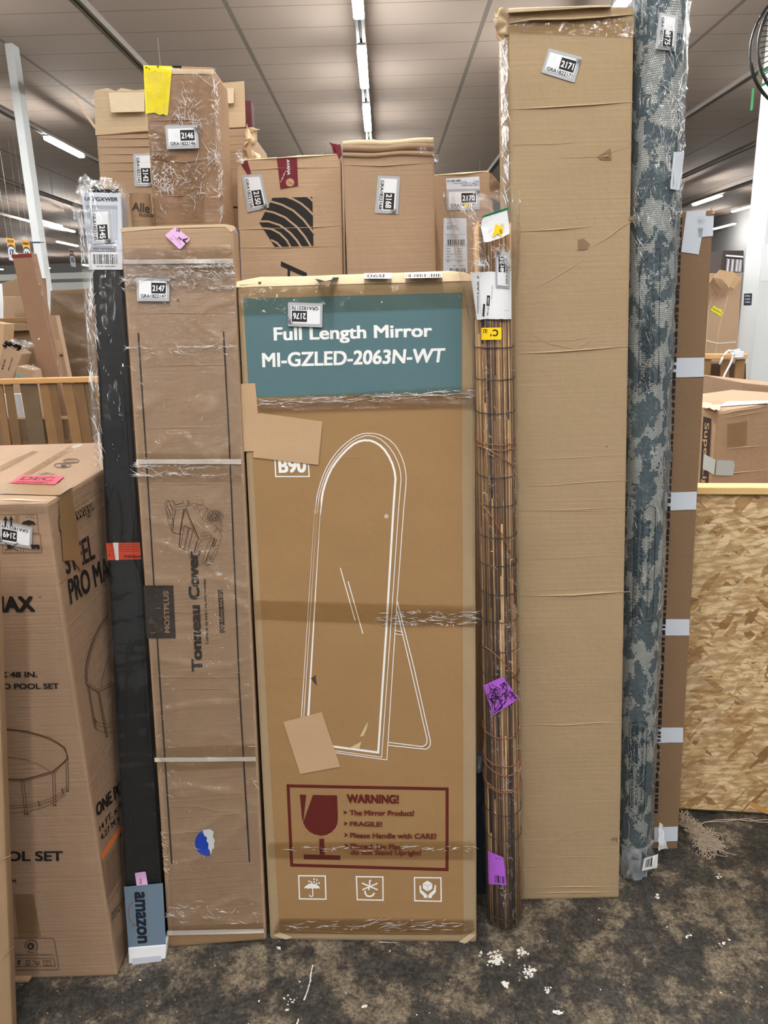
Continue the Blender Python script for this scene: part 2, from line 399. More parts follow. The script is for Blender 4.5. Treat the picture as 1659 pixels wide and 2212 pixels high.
# floor: worn dark boards with bare patches, scuffs and pale dust
fm, nt, N, L, b = newmat('worn_dark_floor')
tc = N.new('ShaderNodeTexCoord')
def ns(scale, detail=6, vec=None, dist=0.0, rough=.6):
    n = N.new('ShaderNodeTexNoise'); n.inputs['Scale'].default_value = scale; n.inputs['Detail'].default_value = detail; n.inputs['Distortion'].default_value = dist; n.inputs['Roughness'].default_value = rough
    L.new(vec or tc.outputs['Object'], n.inputs['Vector']); return n.outputs['Fac']
patch = ramp(nt, ns(8, 14, None, .15, .74), [(.45, (68, 66, 61)), (.51, (86, 80, 72)), (.55, (124, 113, 96)), (.75, (150, 137, 116))])
fine = ramp(nt, ns(110, 8, None, .1, .8), [(.36, (70, 70, 70)), (.64, (222, 222, 222))])
mixed = mixrgb(nt, .85, patch, fine, 'OVERLAY')
grit = ramp(nt, ns(34, 12, None, .1, .85), [(.40, (62, 62, 62)), (.60, (214, 214, 214))]); mixed = mixrgb(nt, .7, mixed, grit, 'OVERLAY')
mp = N.new('ShaderNodeMapping'); mp.inputs['Scale'].default_value = (60, 5, 1); mp.inputs['Rotation'].default_value = (0, 0, .5); L.new(tc.outputs['Object'], mp.inputs[0])
mp2 = N.new('ShaderNodeMapping'); mp2.inputs['Scale'].default_value = (3, 90, 1); mp2.inputs['Rotation'].default_value = (0, 0, .1); L.new(tc.outputs['Object'], mp2.inputs[0])
sc = math_n(nt, 'MAXIMUM', ramp(nt, ns(1, 3, mp.outputs[0]), [(.72, (0, 0, 0)), (.80, (255, 255, 255))]), ramp(nt, ns(1, 4, mp2.outputs[0]), [(.69, (0, 0, 0)), (.78, (255, 255, 255))]))
mixed = mixrgb(nt, math_n(nt, 'MULTIPLY', sc, .35), mixed, lin((150, 138, 118)))
fl = ramp(nt, ns(55, 4, None, 0, .75), [(.725, (0, 0, 0)), (.76, (255, 255, 255))])
mixed = mixrgb(nt, math_n(nt, 'MULTIPLY', fl, .8), mixed, lin((190, 182, 170)))
L.new(mixed, b.inputs['Base Color']); b.inputs['Roughness'].default_value = .55; b.inputs['Specular IOR Level'].default_value = .25
bp = N.new('ShaderNodeBump'); bp.inputs['Strength'].default_value = .35; bp.inputs['Distance'].default_value = .003; L.new(ns(60, 6), bp.inputs['Height']); L.new(bp.outputs[0], b.inputs['Normal'])
slab('floor', (-32, -9, -.1), (18, 46, 0), fm)
# ceiling: grey-brown panels in a dark grid
cm, nt, N, L, b = newmat('panel_ceiling'); tc = N.new('ShaderNodeTexCoord'); sx = N.new('ShaderNodeSeparateXYZ'); geo = N.new('ShaderNodeNewGeometry'); L.new(geo.outputs['Position'], sx.inputs[0])
def gridline(v, off, pitch, wd):
    f = math_n(nt, 'FRACT', math_n(nt, 'DIVIDE', math_n(nt, 'SUBTRACT', v, off-100*pitch), pitch))
    return math_n(nt, 'LESS_THAN', math_n(nt, 'ABSOLUTE', math_n(nt, 'SUBTRACT', f, .5)), wd/pitch/2)
gl = math_n(nt, 'MAXIMUM', gridline(sx.outputs[0], (-1.355+1.21)*GS, 2.42*GS, .055), gridline(sx.outputs[1], (7.80+.2725)*GS, .545*GS, .018))
nz = N.new('ShaderNodeTexNoise'); nz.inputs['Scale'].default_value = .7; L.new(geo.outputs['Position'], nz.inputs['Vector'])
cc = mixrgb(nt, nz.outputs['Fac'], lin((182, 166, 152)), lin((198, 181, 167)))
L.new(mixrgb(nt, gl, cc, lin((142, 130, 119))), b.inputs['Base Color']); b.inputs['Roughness'].default_value = .7
slab('ceiling', (-32, -9, CZ), (18, 46, CZ+.1), cm)
WALL = plain('painted_wall', (188, 188, 186), .6)
slab('wall_back', (-32, 45, 0), (18, 45.2, CZ), WALL); slab('wall_front', (-32, -9, 0), (18, -8.8, CZ), WALL)
slab('wall_left', (-32, -9, 0), (-31.8, 46, CZ), WALL); slab('wall_right', (13.2, -9, 0), (13.4, 46, CZ), WALL)
# light rows
TUBE = glow('tube_glow', TUBE_POWER, (1.0, 1.0, .99)); TUBE_FAR = glow('far_tube_glow', FAR_POWER, (.98, 1.0, .99))
TUBE_SIDE = glow('tube_side_glow', SIDE_POWER, (1.0, .99, .97))
RAIL = plain('grey_rail', (176, 172, 166), .4, .2); RAIL_D = plain('dark_slot', (70, 64, 58), .6)
ROWS = {2.25: 'long grey ceiling light rail passing behind the tallest carton', -9.8: 'long grey ceiling light rail, fourth row out over the pallet crates', -7.38: 'long grey ceiling light rail, third row out over the pallet crates', -4.95: 'long grey ceiling light rail with one lit tube above the torn open carton', -2.6: 'long grey unlit ceiling light rail nearest above the yellow-taped carton', -.15: 'bright ceiling light rail straight above the plain cartons in the middle', 4.62: 'long grey unlit ceiling rail running to the white pillar behind the rug', 6.68: 'long grey ceiling light rail ending low behind the white pillar', 8.68: 'ceiling light rail with a lit tube above the white-taped brown carton'}
for x, lab in ROWS.items():
    t = thing('light_rail', lab, 'light rail', (x, 18, RZ-.07), 'ceiling light rails')
    obj('rail_body', *merge(block((x-.05, -8.5, RZ-.07), (x-.012, 44, RZ-.001), .004), block((x+.012, -8.5, RZ-.07), (x+.05, 44, RZ-.001), .004)), RAIL, t)
    obj('rail_slot', *block((x-.012, -8.5, RZ-.045), (x+.012, 44, RZ-.001), 0), RAIL_D, t)
    for k in range(6): obj('hanger', *block((x-.006, -6+8*k, RZ-.002), (x+.006, -6+8*k+.012, CZ), 0), RAIL, t)
tubes = [(-.15, .55+2.2*k) for k in range(-2, 11)] + [(-4.95, 12.8), (-9.2, 21.9), (-9.4, 23.3), (-11.1, 27.8), (8.7, 21.2), (12.3, 28.3), (10.6, 23.0)]
tubes += [(x, y) for x in (-4.95, -2.6, 2.25, 4.62) for y in (-5.5, -1.0, 3.4)] + [(2.25, 8.0), (2.25, 10.2)] + [(x, y) for x in (4.62, 6.68) for y in (4.4, 6.0)] + [(x, y) for x in (-4.95, -7.38) for y in (5.6, 8.2)] + [(-7.38, 12.0), (-9.8, 10.0), (-9.8, 14.5), (-12.2, 12), (-12.2, 17), (-14.6, 18), (6.68, 11.5), (8.68, 12), (11, 16)] + [(x, y) for x in (-14.6, -17, -19.4, -24) for y in (25, 32, 39)] + [(-12.2, 36), (-9.8, 33)]  # further unseen and far tubes added to brighten the ceiling, pillars and background
def tube_label(x, y):
    if (x, y) == (-4.95, 12.8): return 'single lit ceiling tube above the torn open carton'
    if x == -.15: return 'lit ceiling tube in the bright middle row' + {4: ', nearest and highest', 5: ', second nearest', 6: ', third nearest'}.get(round((y-.55)/2.2)+1, ', beyond the plain cartons or overhead')
    if x < 0 and (x, y) in ((-9.2, 21.9), (-9.4, 23.3), (-11.1, 27.8)): return {21.9: 'lit ceiling tube just above the top of the thin white pillar', 23.3: 'lit ceiling tube touching the head of the black strip package', 27.8: 'far lit ceiling tube between the thin white pillar and the black strip package'}[y]
    if x > 0 and y > 20: return {21.2: 'lit ceiling tube just above the white-taped brown carton', 28.3: 'far lit ceiling tube beside the top of the white-taped brown carton', 23.0: 'small lit tube end at the edge of the broad white pillar'}[y]
    return 'far ceiling tube added to light the deep hall, low over the pallet goods' if y > 24 else 'ceiling tube out of the view, added as fill light'
for x, y in tubes:
    far = y > 11.9 or x != -.15
    ln = .67 if y < 20 else .85
    t = thing('ceiling_light', tube_label(x, y), 'ceiling light', (x, y, RZ-.11), 'ceiling light tubes')
    ft = obj('fitting', *block((x-.045, y-ln-.06, RZ-.085), (x+.045, y+ln+.06, RZ-.06), .004), RAIL, t)
    q = block((x-.05, y-ln, RZ-.125), (x+.05, y+ln, RZ-.086), .012)
    lo = [1 if all(q[0][i].z < RZ-.124 for i in f_) else 0 for f_ in q[1]]
    obj('lit_tube', *q, [TUBE_SIDE, TUBE_FAR if y > 12.9 else TUBE], ft, lo)

# ================================================================== MIRROR CARTON
mir = Carton('mirror_carton', 'tall flat brown carton with a teal printed top panel and white mirror drawing', 'carton',
             [(583, 2031), (1030, 2037), (1027, 602), (511, 613)], KRAFT_BORDER, lean=math.radians(6.3), depth=.085, bev=.009)
F = mir.f; T = mir.t
# crushed rounded top rim, its paler colour standing in for light from above
rim = []; sil = [(503, 612), (530, 604), (564, 598), (640, 597), (743, 593), (860, 589), (972, 585), (1003, 588), (1020, 594), (1029, 604)]
fr = [(506, 621), (530, 620), (564, 619), (640, 617), (743, 614), (860, 611), (972, 608), (1003, 607), (1020, 607), (1027, 610)]
V = []
for (a, b_), (c, d) in zip(fr, sil):
    p = F.P(a, b_, .001); q = F.P(c, d, -.028); m_ = (p+q)/2 - mir.back.normalized()*.004 + Vector((0, 0, .006))
    V += [p, m_, q, q+Vector((0, .05, -.01))]
obj('crushed_top_edge', V, [[4*i+j, 4*i+j+1, 4*i+j+5, 4*i+j+4] for i in range(len(fr)-1) for j in range(3)], KRAFT_PALE, T, smooth=True)
TopF = Face(V[0], (V[36]-V[0]).cross(V[2]-V[0]))
p = Print(TopF, .017)
p.quad(c5(848, 153, 1022, 153, 1026, 116, 848, 119), PAPER); p.text('B90', c5(980, 125, 870, 127, 866, 146, 978, 146), INK)
p.quad(c5(1110, 152, 1348, 146, 1346, 112, 1112, 116), PAPER); p.bars(c5(1120, 146, 1338, 142, 1337, 122, 1121, 126), INK, 34, 3)
p.build('top_edge_labels', T, 'white paper labels stuck along the top edge')
p = Print(TopF, .0135); p.poly(c5(533, 156, 560, 158, 600, 170, 640, 160, 655, 140, 690, 142, 676, 160, 650, 172, 632, 205, 600, 206, 572, 190), DARK)
p.poly(c5(168, 176, 192, 172, 188, 190, 176, 192), DARK); p.build('torn_hole', T, 'dark torn hole in the top edge')
q = c5(560, 178, 640, 170, 625, 205, 592, 206)
crumple([TopF.P(*q[3], .015), TopF.P(*q[2], .017), TopF.P(*q[1], .025), TopF.P(*q[0], .025)], T, 'torn_flap', KRAFT_DARK, 3, .002, 6)
p = mir.pr(.0010)
p.quad([(603.7, 2011), (1001, 2018), (998, 632), (525.3, 644.5)], KRAFT_OCHRE, 1, 1)
p.build('printed_panel', T, 'ochre printed front panel')
p = mir.pr(.0014)
p.quad([(538.5, 859), (997, 850), (998, 632), (525.3, 645)], TEAL)
p.text('Full Length Mirror', c5(272, 577, 1285, 551, 1283, 443, 268, 466), WHITE_INK, .028)
p.text('MI-GZLED-2063N-WT', c5(198, 722, 1358, 690, 1370, 597, 194, 629), WHITE_INK, .028)
p.build('teal_title_panel', T, 'teal panel with white lettering')
p = mir.pr(.0014); wi = WHITE_INK
fr90 = c5(278, 1300, 490, 1300, 497, 1420, 283, 1420); p.line(fr90, 2.4, wi, True); p.text('B90', c5(303, 1398, 478, 1395, 478, 1300, 298, 1306), wi, .035); p.build('printed_code', T)
p = mir.pr(.0014)
p.line(d3(388, 1330, 473, 0)+c5(535, 1660, 545, 1560, 556, 1510, 570, 1460, 588, 1410, 610, 1360, 635, 1317, 665, 1275, 700, 1235, 740, 1200, 770, 1178, 800, 1160, 835, 1147, 870, 1143, 905, 1144, 940, 1150, 975, 1164, 1010, 1185, 1043, 1215, 1070, 1255, 1090, 1297, 1105, 1340, 1113, 1380, 1118, 1420, 1117, 1470)+d3(1043, 0, 1000, 590, 935, 1604, 600, 1557, 400, 1528), 1.6, wi)
p.line(d3(403, 1330, 488, 0)+c5(548, 1660, 558, 1560, 569, 1510, 585, 1460, 603, 1412, 625, 1365, 655, 1318, 690, 1275, 724, 1238, 760, 1205, 803, 1178, 850, 1160, 885, 1158, 920, 1165, 952, 1180, 980, 1202, 1012, 1235, 1040, 1275, 1060, 1317, 1075, 1360, 1083, 1400, 1085, 1440)+d3(1010, 0, 955, 830, 902, 1587, 600, 1545, 400, 1516), 1.5, wi)
p.line(d3(432, 1330, 510, 0)+c5(571, 1660, 578, 1560, 587, 1510, 602, 1460, 619, 1414, 640, 1370, 668, 1328, 700, 1288, 738, 1248, 780, 1213, 815, 1196, 850, 1188, 888, 1190, 920, 1202, 952, 1222, 980, 1250, 1008, 1293, 1030, 1340, 1043, 1385, 1050, 1430)+d3(977, 0, 930, 800, 880, 1557, 590, 1518, 400, 1490), 4.4, wi)
p.ring(d3(932, 45)[0], 3.9, .9, wi); p.ring(d3(932, 45)[0], 1.7, 1.0, wi)
p.line(d3(637, 375, 732, 712), 1.9, wi); p.line(d3(687, 462, 782, 797), 1.9, wi)
p.line(d3(1002, 590, 1110, 1020, 1213, 1480, 1214, 1505, 1205, 1524, 1184, 1536, 945, 1511), 1.9, wi)
p.line(d3(1000, 650, 1098, 1060, 1192, 1470, 1191, 1492, 1184, 1508, 1162, 1519, 945, 1492), 1.9, wi)
p.line(d3(990, 776, 1030, 785), 1.3, wi); p.line(d3(990, 797, 1034, 804), 1.3, wi); p.line(d3(1000, 786, 1024, 794), 1.3, INK_LINE)
p.build('mirror_drawing', T, 'white line drawing of an arched mirror on an easel leg')
p = mir.pr(.0014); ri = RED_INK
p.line(d4(303, 141, 1321, 161, 1320, 677, 326, 648), 6.6, ri, True)
p.poly(d4(378, 197, 420, 198, 400, 373, 392, 352), ri)
p.poly(d4(462, 199, 617, 202, 622, 350, 618, 385, 605, 412, 580, 438, 548, 455, 512, 460, 475, 452, 440, 434, 415, 408, 399, 376), ri)
p.quad(d4(505, 582, 536, 582, 534, 479, 502, 478), ri); p.quad(d4(403, 610, 638, 615, 638, 586, 403, 580), ri)
p.text('WARNING!', d4(681, 251, 1012, 256, 1012, 199, 677, 194), ri, .05)
for (x, y) in ((655, 311), (658, 382), (660, 455), (662, 524)):
    p.poly(d4(x, y-15, x+28, y, x+1, y+16, x+9, y), ri)
p.text('The Mirror Product!', d4(698, 330, 1108, 334, 1110, 299, 696, 296), ri, .03)
p.text('FRAGILE!', d4(699, 399, 904, 403, 905, 371, 698, 369), ri, .03)
p.text('Please Handle with CARE!', d4(701, 474, 1250, 482, 1253, 447, 700, 441), ri, .03)
p.text('Placed: Lie Flat,', d4(703, 550, 1035, 554, 1035, 516, 702, 511), ri, .03)
p.text('do not Stand Upright!', d4(704, 592, 1154, 595, 1155, 555, 703, 551), ri, .03)
p.build('warning_panel', T, 'dark red framed warning print with a cracked glass')
p = mir.pr(.0014); p.line(d4(371, 716, 541, 718, 545, 866, 376, 864), 2.7, wi, True)
p.poly(d4(405, 797, 415, 782, 435, 768, 458, 765, 482, 770, 500, 783, 510, 800, 497, 795, 485, 800, 472, 795, 459, 800, 446, 795, 433, 800, 420, 795), wi)
p.line(d4(459, 765, 462, 838, 459, 847, 450, 850, 443, 846, 440, 838), 2.2, wi)
for x, y in ((437, 752), (452, 757), (470, 738), (488, 743), (470, 756), (486, 764), (502, 763)): p.disc(d4(x, y)[0], 1.8, wi, 2.2, 8)
p.build('handling_icon', T, 'white umbrella icon in a square frame')
p = mir.pr(.0014); p.line(d4(740, 722, 910, 724, 911, 873, 746, 869), 2.7, wi, True)
p.line(d4(776, 763, 876, 806), 3.0, wi); p.line(d4(778, 806, 875, 765), 3.0, wi)
p.line(d4(834, 744, 824, 752, 826, 775, 822, 795), 3.0, wi); p.line(d4(795, 812, 797, 830, 808, 845, 826, 849, 845, 842, 856, 826), 3.4, wi); p.line(d4(822, 795, 818, 808), 3.0, wi)
p.build('handling_icon', T, 'white crossed-out hook icon in a square frame')
p = mir.pr(.0014); p.line(d4(1112, 728, 1281, 730, 1283, 880, 1114, 876), 2.7, wi, True)
p.poly(d4(1164, 765, 1196, 748, 1226, 766, 1226, 798, 1196, 817, 1166, 797), wi); p.line(d4(1164, 765, 1196, 780, 1226, 766), .7, KRAFT_OCHRE); p.line(d4(1196, 780, 1196, 816), .7, KRAFT_OCHRE)
p.poly(d4(1143, 778, 1152, 778, 1156, 808, 1178, 826, 1194, 840, 1194, 858, 1172, 858, 1170, 846, 1146, 822), wi)
p.poly(d4(1250, 776, 1241, 776, 1236, 808, 1214, 826, 1200, 840, 1200, 859, 1222, 859, 1224, 846, 1248, 822), wi)
p.build('handling_icon', T, 'white icon of hands holding a cube in a square frame')
sticker(F, c5(583, 312, 362, 305, 361, 458, 581, 466), '2176', T, .0075)
p = mir.pr(.0032); p.quad(c5(50, 1262, 190, 1255, 152, 823, 30, 828), KRAFT_PATCH); p.build('kraft_patch', T, 'plain kraft paper patch over the edge')
p = mir.pr(.0038); p.quad(c5(138, 1298, 556, 1346, 582, 1068, 172, 1012), KRAFT_PATCH); p.build('kraft_patch', T, 'wide plain kraft paper patch beside the drawing')
p = mir.pr(.0032); p.quad(d3(380, 1695, 638, 1648, 518, 1298, 272, 1362), KRAFT_PATCH); p.build('kraft_patch', T, 'plain kraft paper patch at the foot of the drawing')
for q in ([c5(25, 388, 1555, 330, 1550, 200, 15, 205)][0], c5(172, 1015, 1560, 975, 1560, 830, 166, 912), d3(45, 702, 1510, 748, 1510, 615, 50, 578), d4(178, 603, 1505, 612, 1505, 492, 172, 500), d4(200, 1085, 1500, 1090, 1503, 1003, 250, 992)):
    p = mir.pr(.0045); p.quad(q, TAPE, 24, 2, .4); p.build('clear_tape', T)
wrap_sheet(F, c5(172, 1000, 1560, 970, 1560, 850, 166, 925), 160, 14, T, 'tape_wrinkle', WRAP, .005, .004, (7, 60), 4)
wrap_sheet(F, d3(900, 745, 1508, 748, 1508, 640, 900, 640), 60, 12, T, 'tape_wrinkle', WRAP, .005, .004, (7, 60), 9)
wrap_sheet(F, d4(200, 1080, 1500, 1085, 1500, 990, 250, 985), 160, 10, T, 'tape_wrinkle', WRAP, .005, .003, (7, 50), 13)
streaks(F, c5(172, 960, 1555, 920, 1555, 860, 166, 935), 110, T, -2, .12, (10, 70), seed=1, base=.006); streaks(F, d3(860, 735, 1505, 740, 1505, 655, 860, 650), 70, T, 3, .15, (8, 50), seed=2, base=.006)
streaks(F, d4(250, 1065, 1420, 1070, 1420, 1000, 430, 995), 50, T, -6, .12, (10, 70), seed=3, base=.006); streaks(F, d4(300, 560, 1500, 560, 1500, 520, 300, 530), 40, T, 1, .12, (8, 50), seed=4, base=.006)
p = mir.pr(.0016); p.poly(d3(448, 1082, 484, 1060, 480, 1080, 490, 1132, 470, 1112), INK_LINE); p.build('torn_spot', T); p = mir.pr(.0016); p.poly(d3(763, 1455, 790, 1400, 815, 1358, 806, 1405, 785, 1450), KRAFT_PALE); p.build('torn_spot', T); p = mir.pr(.0016); p.poly(d3(690, 1530, 772, 1488, 760, 1530), KRAFT_PALE)
p.build('torn_spot', T, 'small torn spots in the front')
p = mir.pr(.0012)
for q in (c5(280, 700, 400, 735, 500, 770, 580, 808, 640, 795, 740, 830, 830, 858), c5(560, 1322, 700, 1305, 780, 1297, 840, 1300, 980, 1290), d3(250, 1080, 350, 1077, 450, 1085, 560, 1140), d3(340, 700, 430, 800, 500, 862), d3(80, 470, 300, 340)): 
    p = mir.pr(.0012); p.ridge(q, 2.2, .0018, KRAFT_OCHRE if q[0][1] > 860 else TEAL); p.build('crease', T)
# folded foot
p = mir.pr(.002); p.ridge(d4(220, 1080, 400, 1075, 620, 1080, 820, 1083, 1100, 1086, 1420, 1092), 5, .004, KRAFT_OCHRE); p.poly(d4(210, 1100, 250, 1075, 330, 1110, 290, 1125), KRAFT_PALE); p.poly(d4(1395, 1140, 1500, 1062, 1500, 1100, 1440, 1150), KRAFT_PALE)
p.quad(d4(884, 1147, 1065, 1153, 1040, 1146, 890, 1137), PAPER); p.build('crushed_foot', T)

# ================================================================== TONNEAU COVER CARTON
ton = Carton('truck_cover_carton', 'tall narrow brown carton printed with a pickup truck drawing, banded with white straps', 'carton',
             [(364, 2047), (576, 2031), (503, 488), (260, 493)], KRAFT, lean=math.radians(5.8), depth=.11, bev=.007)
F = ton.f; T = ton.t
p = ton.pr(.0012)
p.line([(298.7, 719), (313, 940), (347, 1500), (371, 1866)], 3.4, INK_SOFT); p.build('printed_line', T)
p = ton.pr(.0012); p.line([(482.7, 716), (494.5, 940), (518, 1500), (539, 1862)], 3.4, INK_SOFT); p.build('printed_line', T)
p = ton.pr(.0016); p.quad(d1(940, 1300, 1125, 1300, 1108, 962, 918, 962), INK_SOFT); p.text('MOSTPLUS', d1(1088, 1264, 1078, 998, 1044, 998, 1054, 1264), KRAFT_FLAT, .015); p.build('printed_badge', T, 'black square badge with tan lettering')
p = ton.pr(.0016)
p.text('Tonneau Cover', [(438, 1451), (427.5, 1190), (403.5, 1190), (414, 1451)], INK_SOFT, .05)
p.text('Cubierta de lona / couvre tonneau', d1(1334, 1338, 1316, 918, 1298, 918, 1314, 1338), INK_SOFT, .012)
p.quad(d1(1408, 1263, 1438, 1263, 1425, 988, 1395, 988), INK_SOFT); p.text('OFF-ROAD 4X4 DIY', d1(1432, 1258, 1420, 993, 1402, 993, 1413, 1258), KRAFT_FLAT, .012)
p.build('printed_lettering', T)
p = ton.pr(.0013); il = INK_LINE
for wd, pts in ((.7, (180, 310, 170, 480, 190, 590, 250, 840, 320, 1020)), (.7, (220, 310, 205, 500, 225, 640, 300, 880)), (1.6, (240, 315, 345, 530)), (1.4, (215, 430, 310, 665)), (.8, (205, 560, 300, 740)), (.7, (300, 310, 390, 500, 405, 560)), (.7, (330, 310, 400, 430, 590, 375)), (.7, (350, 310, 410, 415, 575, 375, 570, 310)),
                (.7, (390, 480, 640, 440, 720, 400, 870, 398, 1040, 430)), (.7, (345, 530, 405, 560, 590, 515)), (1.3, (405, 560, 365, 760, 345, 1010)), (.7, (345, 530, 330, 700, 310, 870, 320, 1020)), (1.0, (330, 720, 350, 720, 345, 870, 310, 870)), (1.6, (320, 1020, 420, 1065, 510, 1090)), (2.0, (610, 510, 560, 760, 510, 1090, 490, 1340, 510, 1380)), (.8, (585, 520, 540, 760, 490, 1080)),
                (1.2, (510, 1380, 600, 1410, 690, 1460)), (1.8, (640, 500, 720, 700, 800, 880, 930, 1190)), (.8, (625, 540, 700, 720, 880, 1160)), (.7, (640, 490, 650, 460, 760, 430, 940, 435, 1040, 425)), (.7, (990, 300, 1040, 430, 1140, 510, 1130, 535)), (.7, (810, 490, 830, 460, 870, 455, 905, 470, 905, 500, 875, 525, 840, 510, 810, 490)),
                (.8, (1130, 535, 1060, 590, 1020, 680, 1010, 740, 960, 680, 935, 600, 940, 540, 990, 510, 1120, 505)), (.8, (1010, 740, 1090, 800, 1200, 830, 1320, 900, 1340, 910)), (.7, (1340, 910, 1360, 950, 1290, 1030, 1260, 1060, 1280, 1000, 1340, 930)), (1.4, (600, 880, 690, 930, 790, 970)), (.8, (600, 900, 590, 930, 540, 1250, 520, 1370)), (.8, (690, 940, 640, 1200, 590, 1400)), (.8, (710, 945, 660, 1200, 610, 1405)), (1.2, (800, 985, 740, 1230, 690, 1430)),
                (.9, (930, 1190, 970, 1200, 1230, 1160, 1290, 1170)), (.7, (980, 1180, 985, 1050, 1140, 1040, 1220, 1100, 1210, 1160)), (.6, (1040, 1050, 1060, 1160)), (.6, (985, 1120, 1210, 1110)), (2.0, (890, 1240, 860, 1350, 820, 1500)), (.8, (930, 1190, 890, 1240)), (.8, (970, 1200, 920, 1340, 870, 1500)), (.8, (1220, 1180, 1150, 1260, 1080, 1450, 1010, 1690, 1050, 1740)), (.8, (1280, 1170, 1200, 1350, 1060, 1730)), (.9, (1260, 1170, 1240, 1300, 1080, 1700)),
                (.8, (1360, 950, 1400, 1020, 1435, 1110, 1400, 1280, 1330, 1480, 1230, 1700, 1150, 1780, 1090, 1780, 1060, 1740)), (1.4, (1290, 1170, 1240, 1340, 1260, 1380, 1330, 1190)), (.7, (1290, 1330, 1380, 1330)), (.7, (1270, 1380, 1340, 1400)), (.7, (1310, 1390, 1220, 1560)), (1.6, (1120, 1580, 1100, 1700)), (.7, (1150, 1640, 1240, 1630)), (.7, (1140, 1700, 1210, 1690)), (.7, (1390, 930, 1430, 960, 1430, 1000, 1400, 1020)), (.7, (1290, 850, 1440, 850, 1440, 900, 1390, 940)), (.7, (690, 1480, 720, 1620)), (.7, (900, 1770, 1010, 1740)), (1.2, (660, 330, 700, 330, 715, 370, 700, 400, 650, 350))):
    p.line(e7(*pts), wd, il)
cx, cy = e7(1275, 665)[0]
p.ring((cx, cy), 19.5, .9, il, ry=13); p.ring((cx, cy+.3), 16, .7, il, ry=10.5)
for k in range(10):
    a = math.radians(36*k); p.line([(cx+4*math.cos(a), cy+3*math.sin(a)), (cx+14*math.cos(a), cy+9*math.sin(a))], 2.2, il)
p.ring((cx, cy), 14.8, .8, il, ry=9.6); p.ring((cx, cy), 3.5, .8, il, ry=2.8); p.ring((e7(1100, 1100)[0]), 2.6, .6, il); p.ring(e7(1185, 1605)[0], 3.2, 1.2, il); p.ring(e7(1450-20, 800)[0], 2.5, .7, il)
p.quad(e7(905, 1550, 950, 1560, 975, 1460, 925, 1455), il)
p.build('truck_drawing', T, 'line drawing of a pickup truck with an open bed cover')
for q in (c4(790, 505, 1492, 500, 1490, 470, 790, 478), d1(872, 184, 1545, 186, 1543, 153, 872, 155), d2(990, 433, 1638, 428, 1636, 400, 988, 405), d2(1072, 1542, 1690, 1528, 1688, 1500, 1070, 1512)):
    p = ton.pr(.0035); p.quad(q, STRAP, 30, 2, .25); p.build('white_strap', T)
for q in (c4(790, 590, 1495, 560, 1490, 385, 780, 395), d1(875, 300, 1548, 296, 1545, 118, 872, 108), d2(1000, 495, 1640, 462, 1636, 318, 985, 340), d2(1075, 1610, 1690, 1590, 1688, 1460, 1068, 1480)):
    p = ton.pr(.0028); p.quad(q, TAPE, 20, 2, .4); p.build('clear_tape', T)
p = ton.pr(.0012)
for q in (c4(800, 825, 1100, 818, 1490, 822), c4(815, 1160, 1200, 1150, 1500, 1152), c4(850, 1560, 1200, 1550, 1515, 1548), d1(880, 318, 1200, 312, 1540, 314), d1(930, 1152, 1100, 1130, 1300, 1140, 1560, 1120), d1(960, 1545, 1200, 1552, 1400, 1548, 1590, 1552), d1(970, 1635, 1300, 1622, 1600, 1625), d2(1010, 720, 1250, 715, 1400, 745, 1650, 735), d2(1030, 905, 1200, 880, 1640, 880)): p.ridge(q, 3.0, .0015, KRAFT)
p.build('crease', T)
wrap_sheet(F, [(372, 2020), (570, 2010), (504, 560), (266, 560)], 60, 260, T, 'plastic_wrap', WRAP, .0042, .010, (5, 9), 2, power=16)
wrap_sheet(F, c4(790, 660, 1490, 660, 1490, 380, 785, 400), 90, 40, T, 'plastic_wrap', WRAP, .006, .006, (8, 40), 5)
streaks(F, c4(790, 680, 1490, 670, 1490, 500, 790, 520), 200, T, 8, .6, (5, 40), seed=5, base=.007, clusters=8); streaks(F, c4(820, 1080, 1480, 1090, 1480, 1020, 820, 1020), 50, T, 5, .4, (6, 45), seed=6, base=.007, clusters=4)
streaks(F, d1(880, 270, 1540, 270, 1540, 110, 875, 110), 90, T, 3, .35, (5, 45), seed=7, base=.007, clusters=6); streaks(F, [(372, 2010), (565, 2000), (505, 560), (270, 560)], 90, T, 0, .7, (4, 30), seed=8, base=.007, clusters=12); streaks(F, d2(1075, 1480, 1650, 1470, 1640, 1340, 1070, 1350), 50, T, 5, .4, (6, 40), seed=9, base=.007, clusters=5)
sticker(F, c4(878, 742, 1083, 743, 1087, 598, 872, 590), '2147', T, .008)
p = ton.pr(.006); q = c4(1055, 320, 1150, 412, 1218, 345, 1125, 265); q = [q[1], q[2], q[3], q[0]]
p.rrect(q, PINK, r=.08); qq = c4(1205, 350, 1180, 385, 1140, 345, 1165, 312)
p.text('A', c4(1190, 378, 1205, 338, 1172, 330, 1160, 368), INK, .03); p.text('2', c4(1152, 356, 1166, 340, 1146, 328, 1132, 344), INK, .02); p.text('B2', c4(1150, 300, 1125, 290, 1130, 272, 1152, 282), INK_SOFT)
p.line(c4(1090, 335, 1105, 352), .8, INK_SOFT); p.line(c4(1105, 320, 1160, 380), .5, INK_SOFT); p.build('pink_label', T, 'small tilted pink label')
p = ton.pr(.002); cx, cy = d2(1335, 950)[0]
p.poly([(cx-29.5*math.cos(math.radians(a)), cy-29*math.sin(math.radians(a))) for a in range(-75, 120, 13)]+d2(1300, 868, 1318, 900, 1335, 960, 1340, 1010, 1345, 1032)[::1], plain('blue_sticker', (22, 72, 190), .35)); p.build('blue_sticker', T, 'torn blue round sticker')
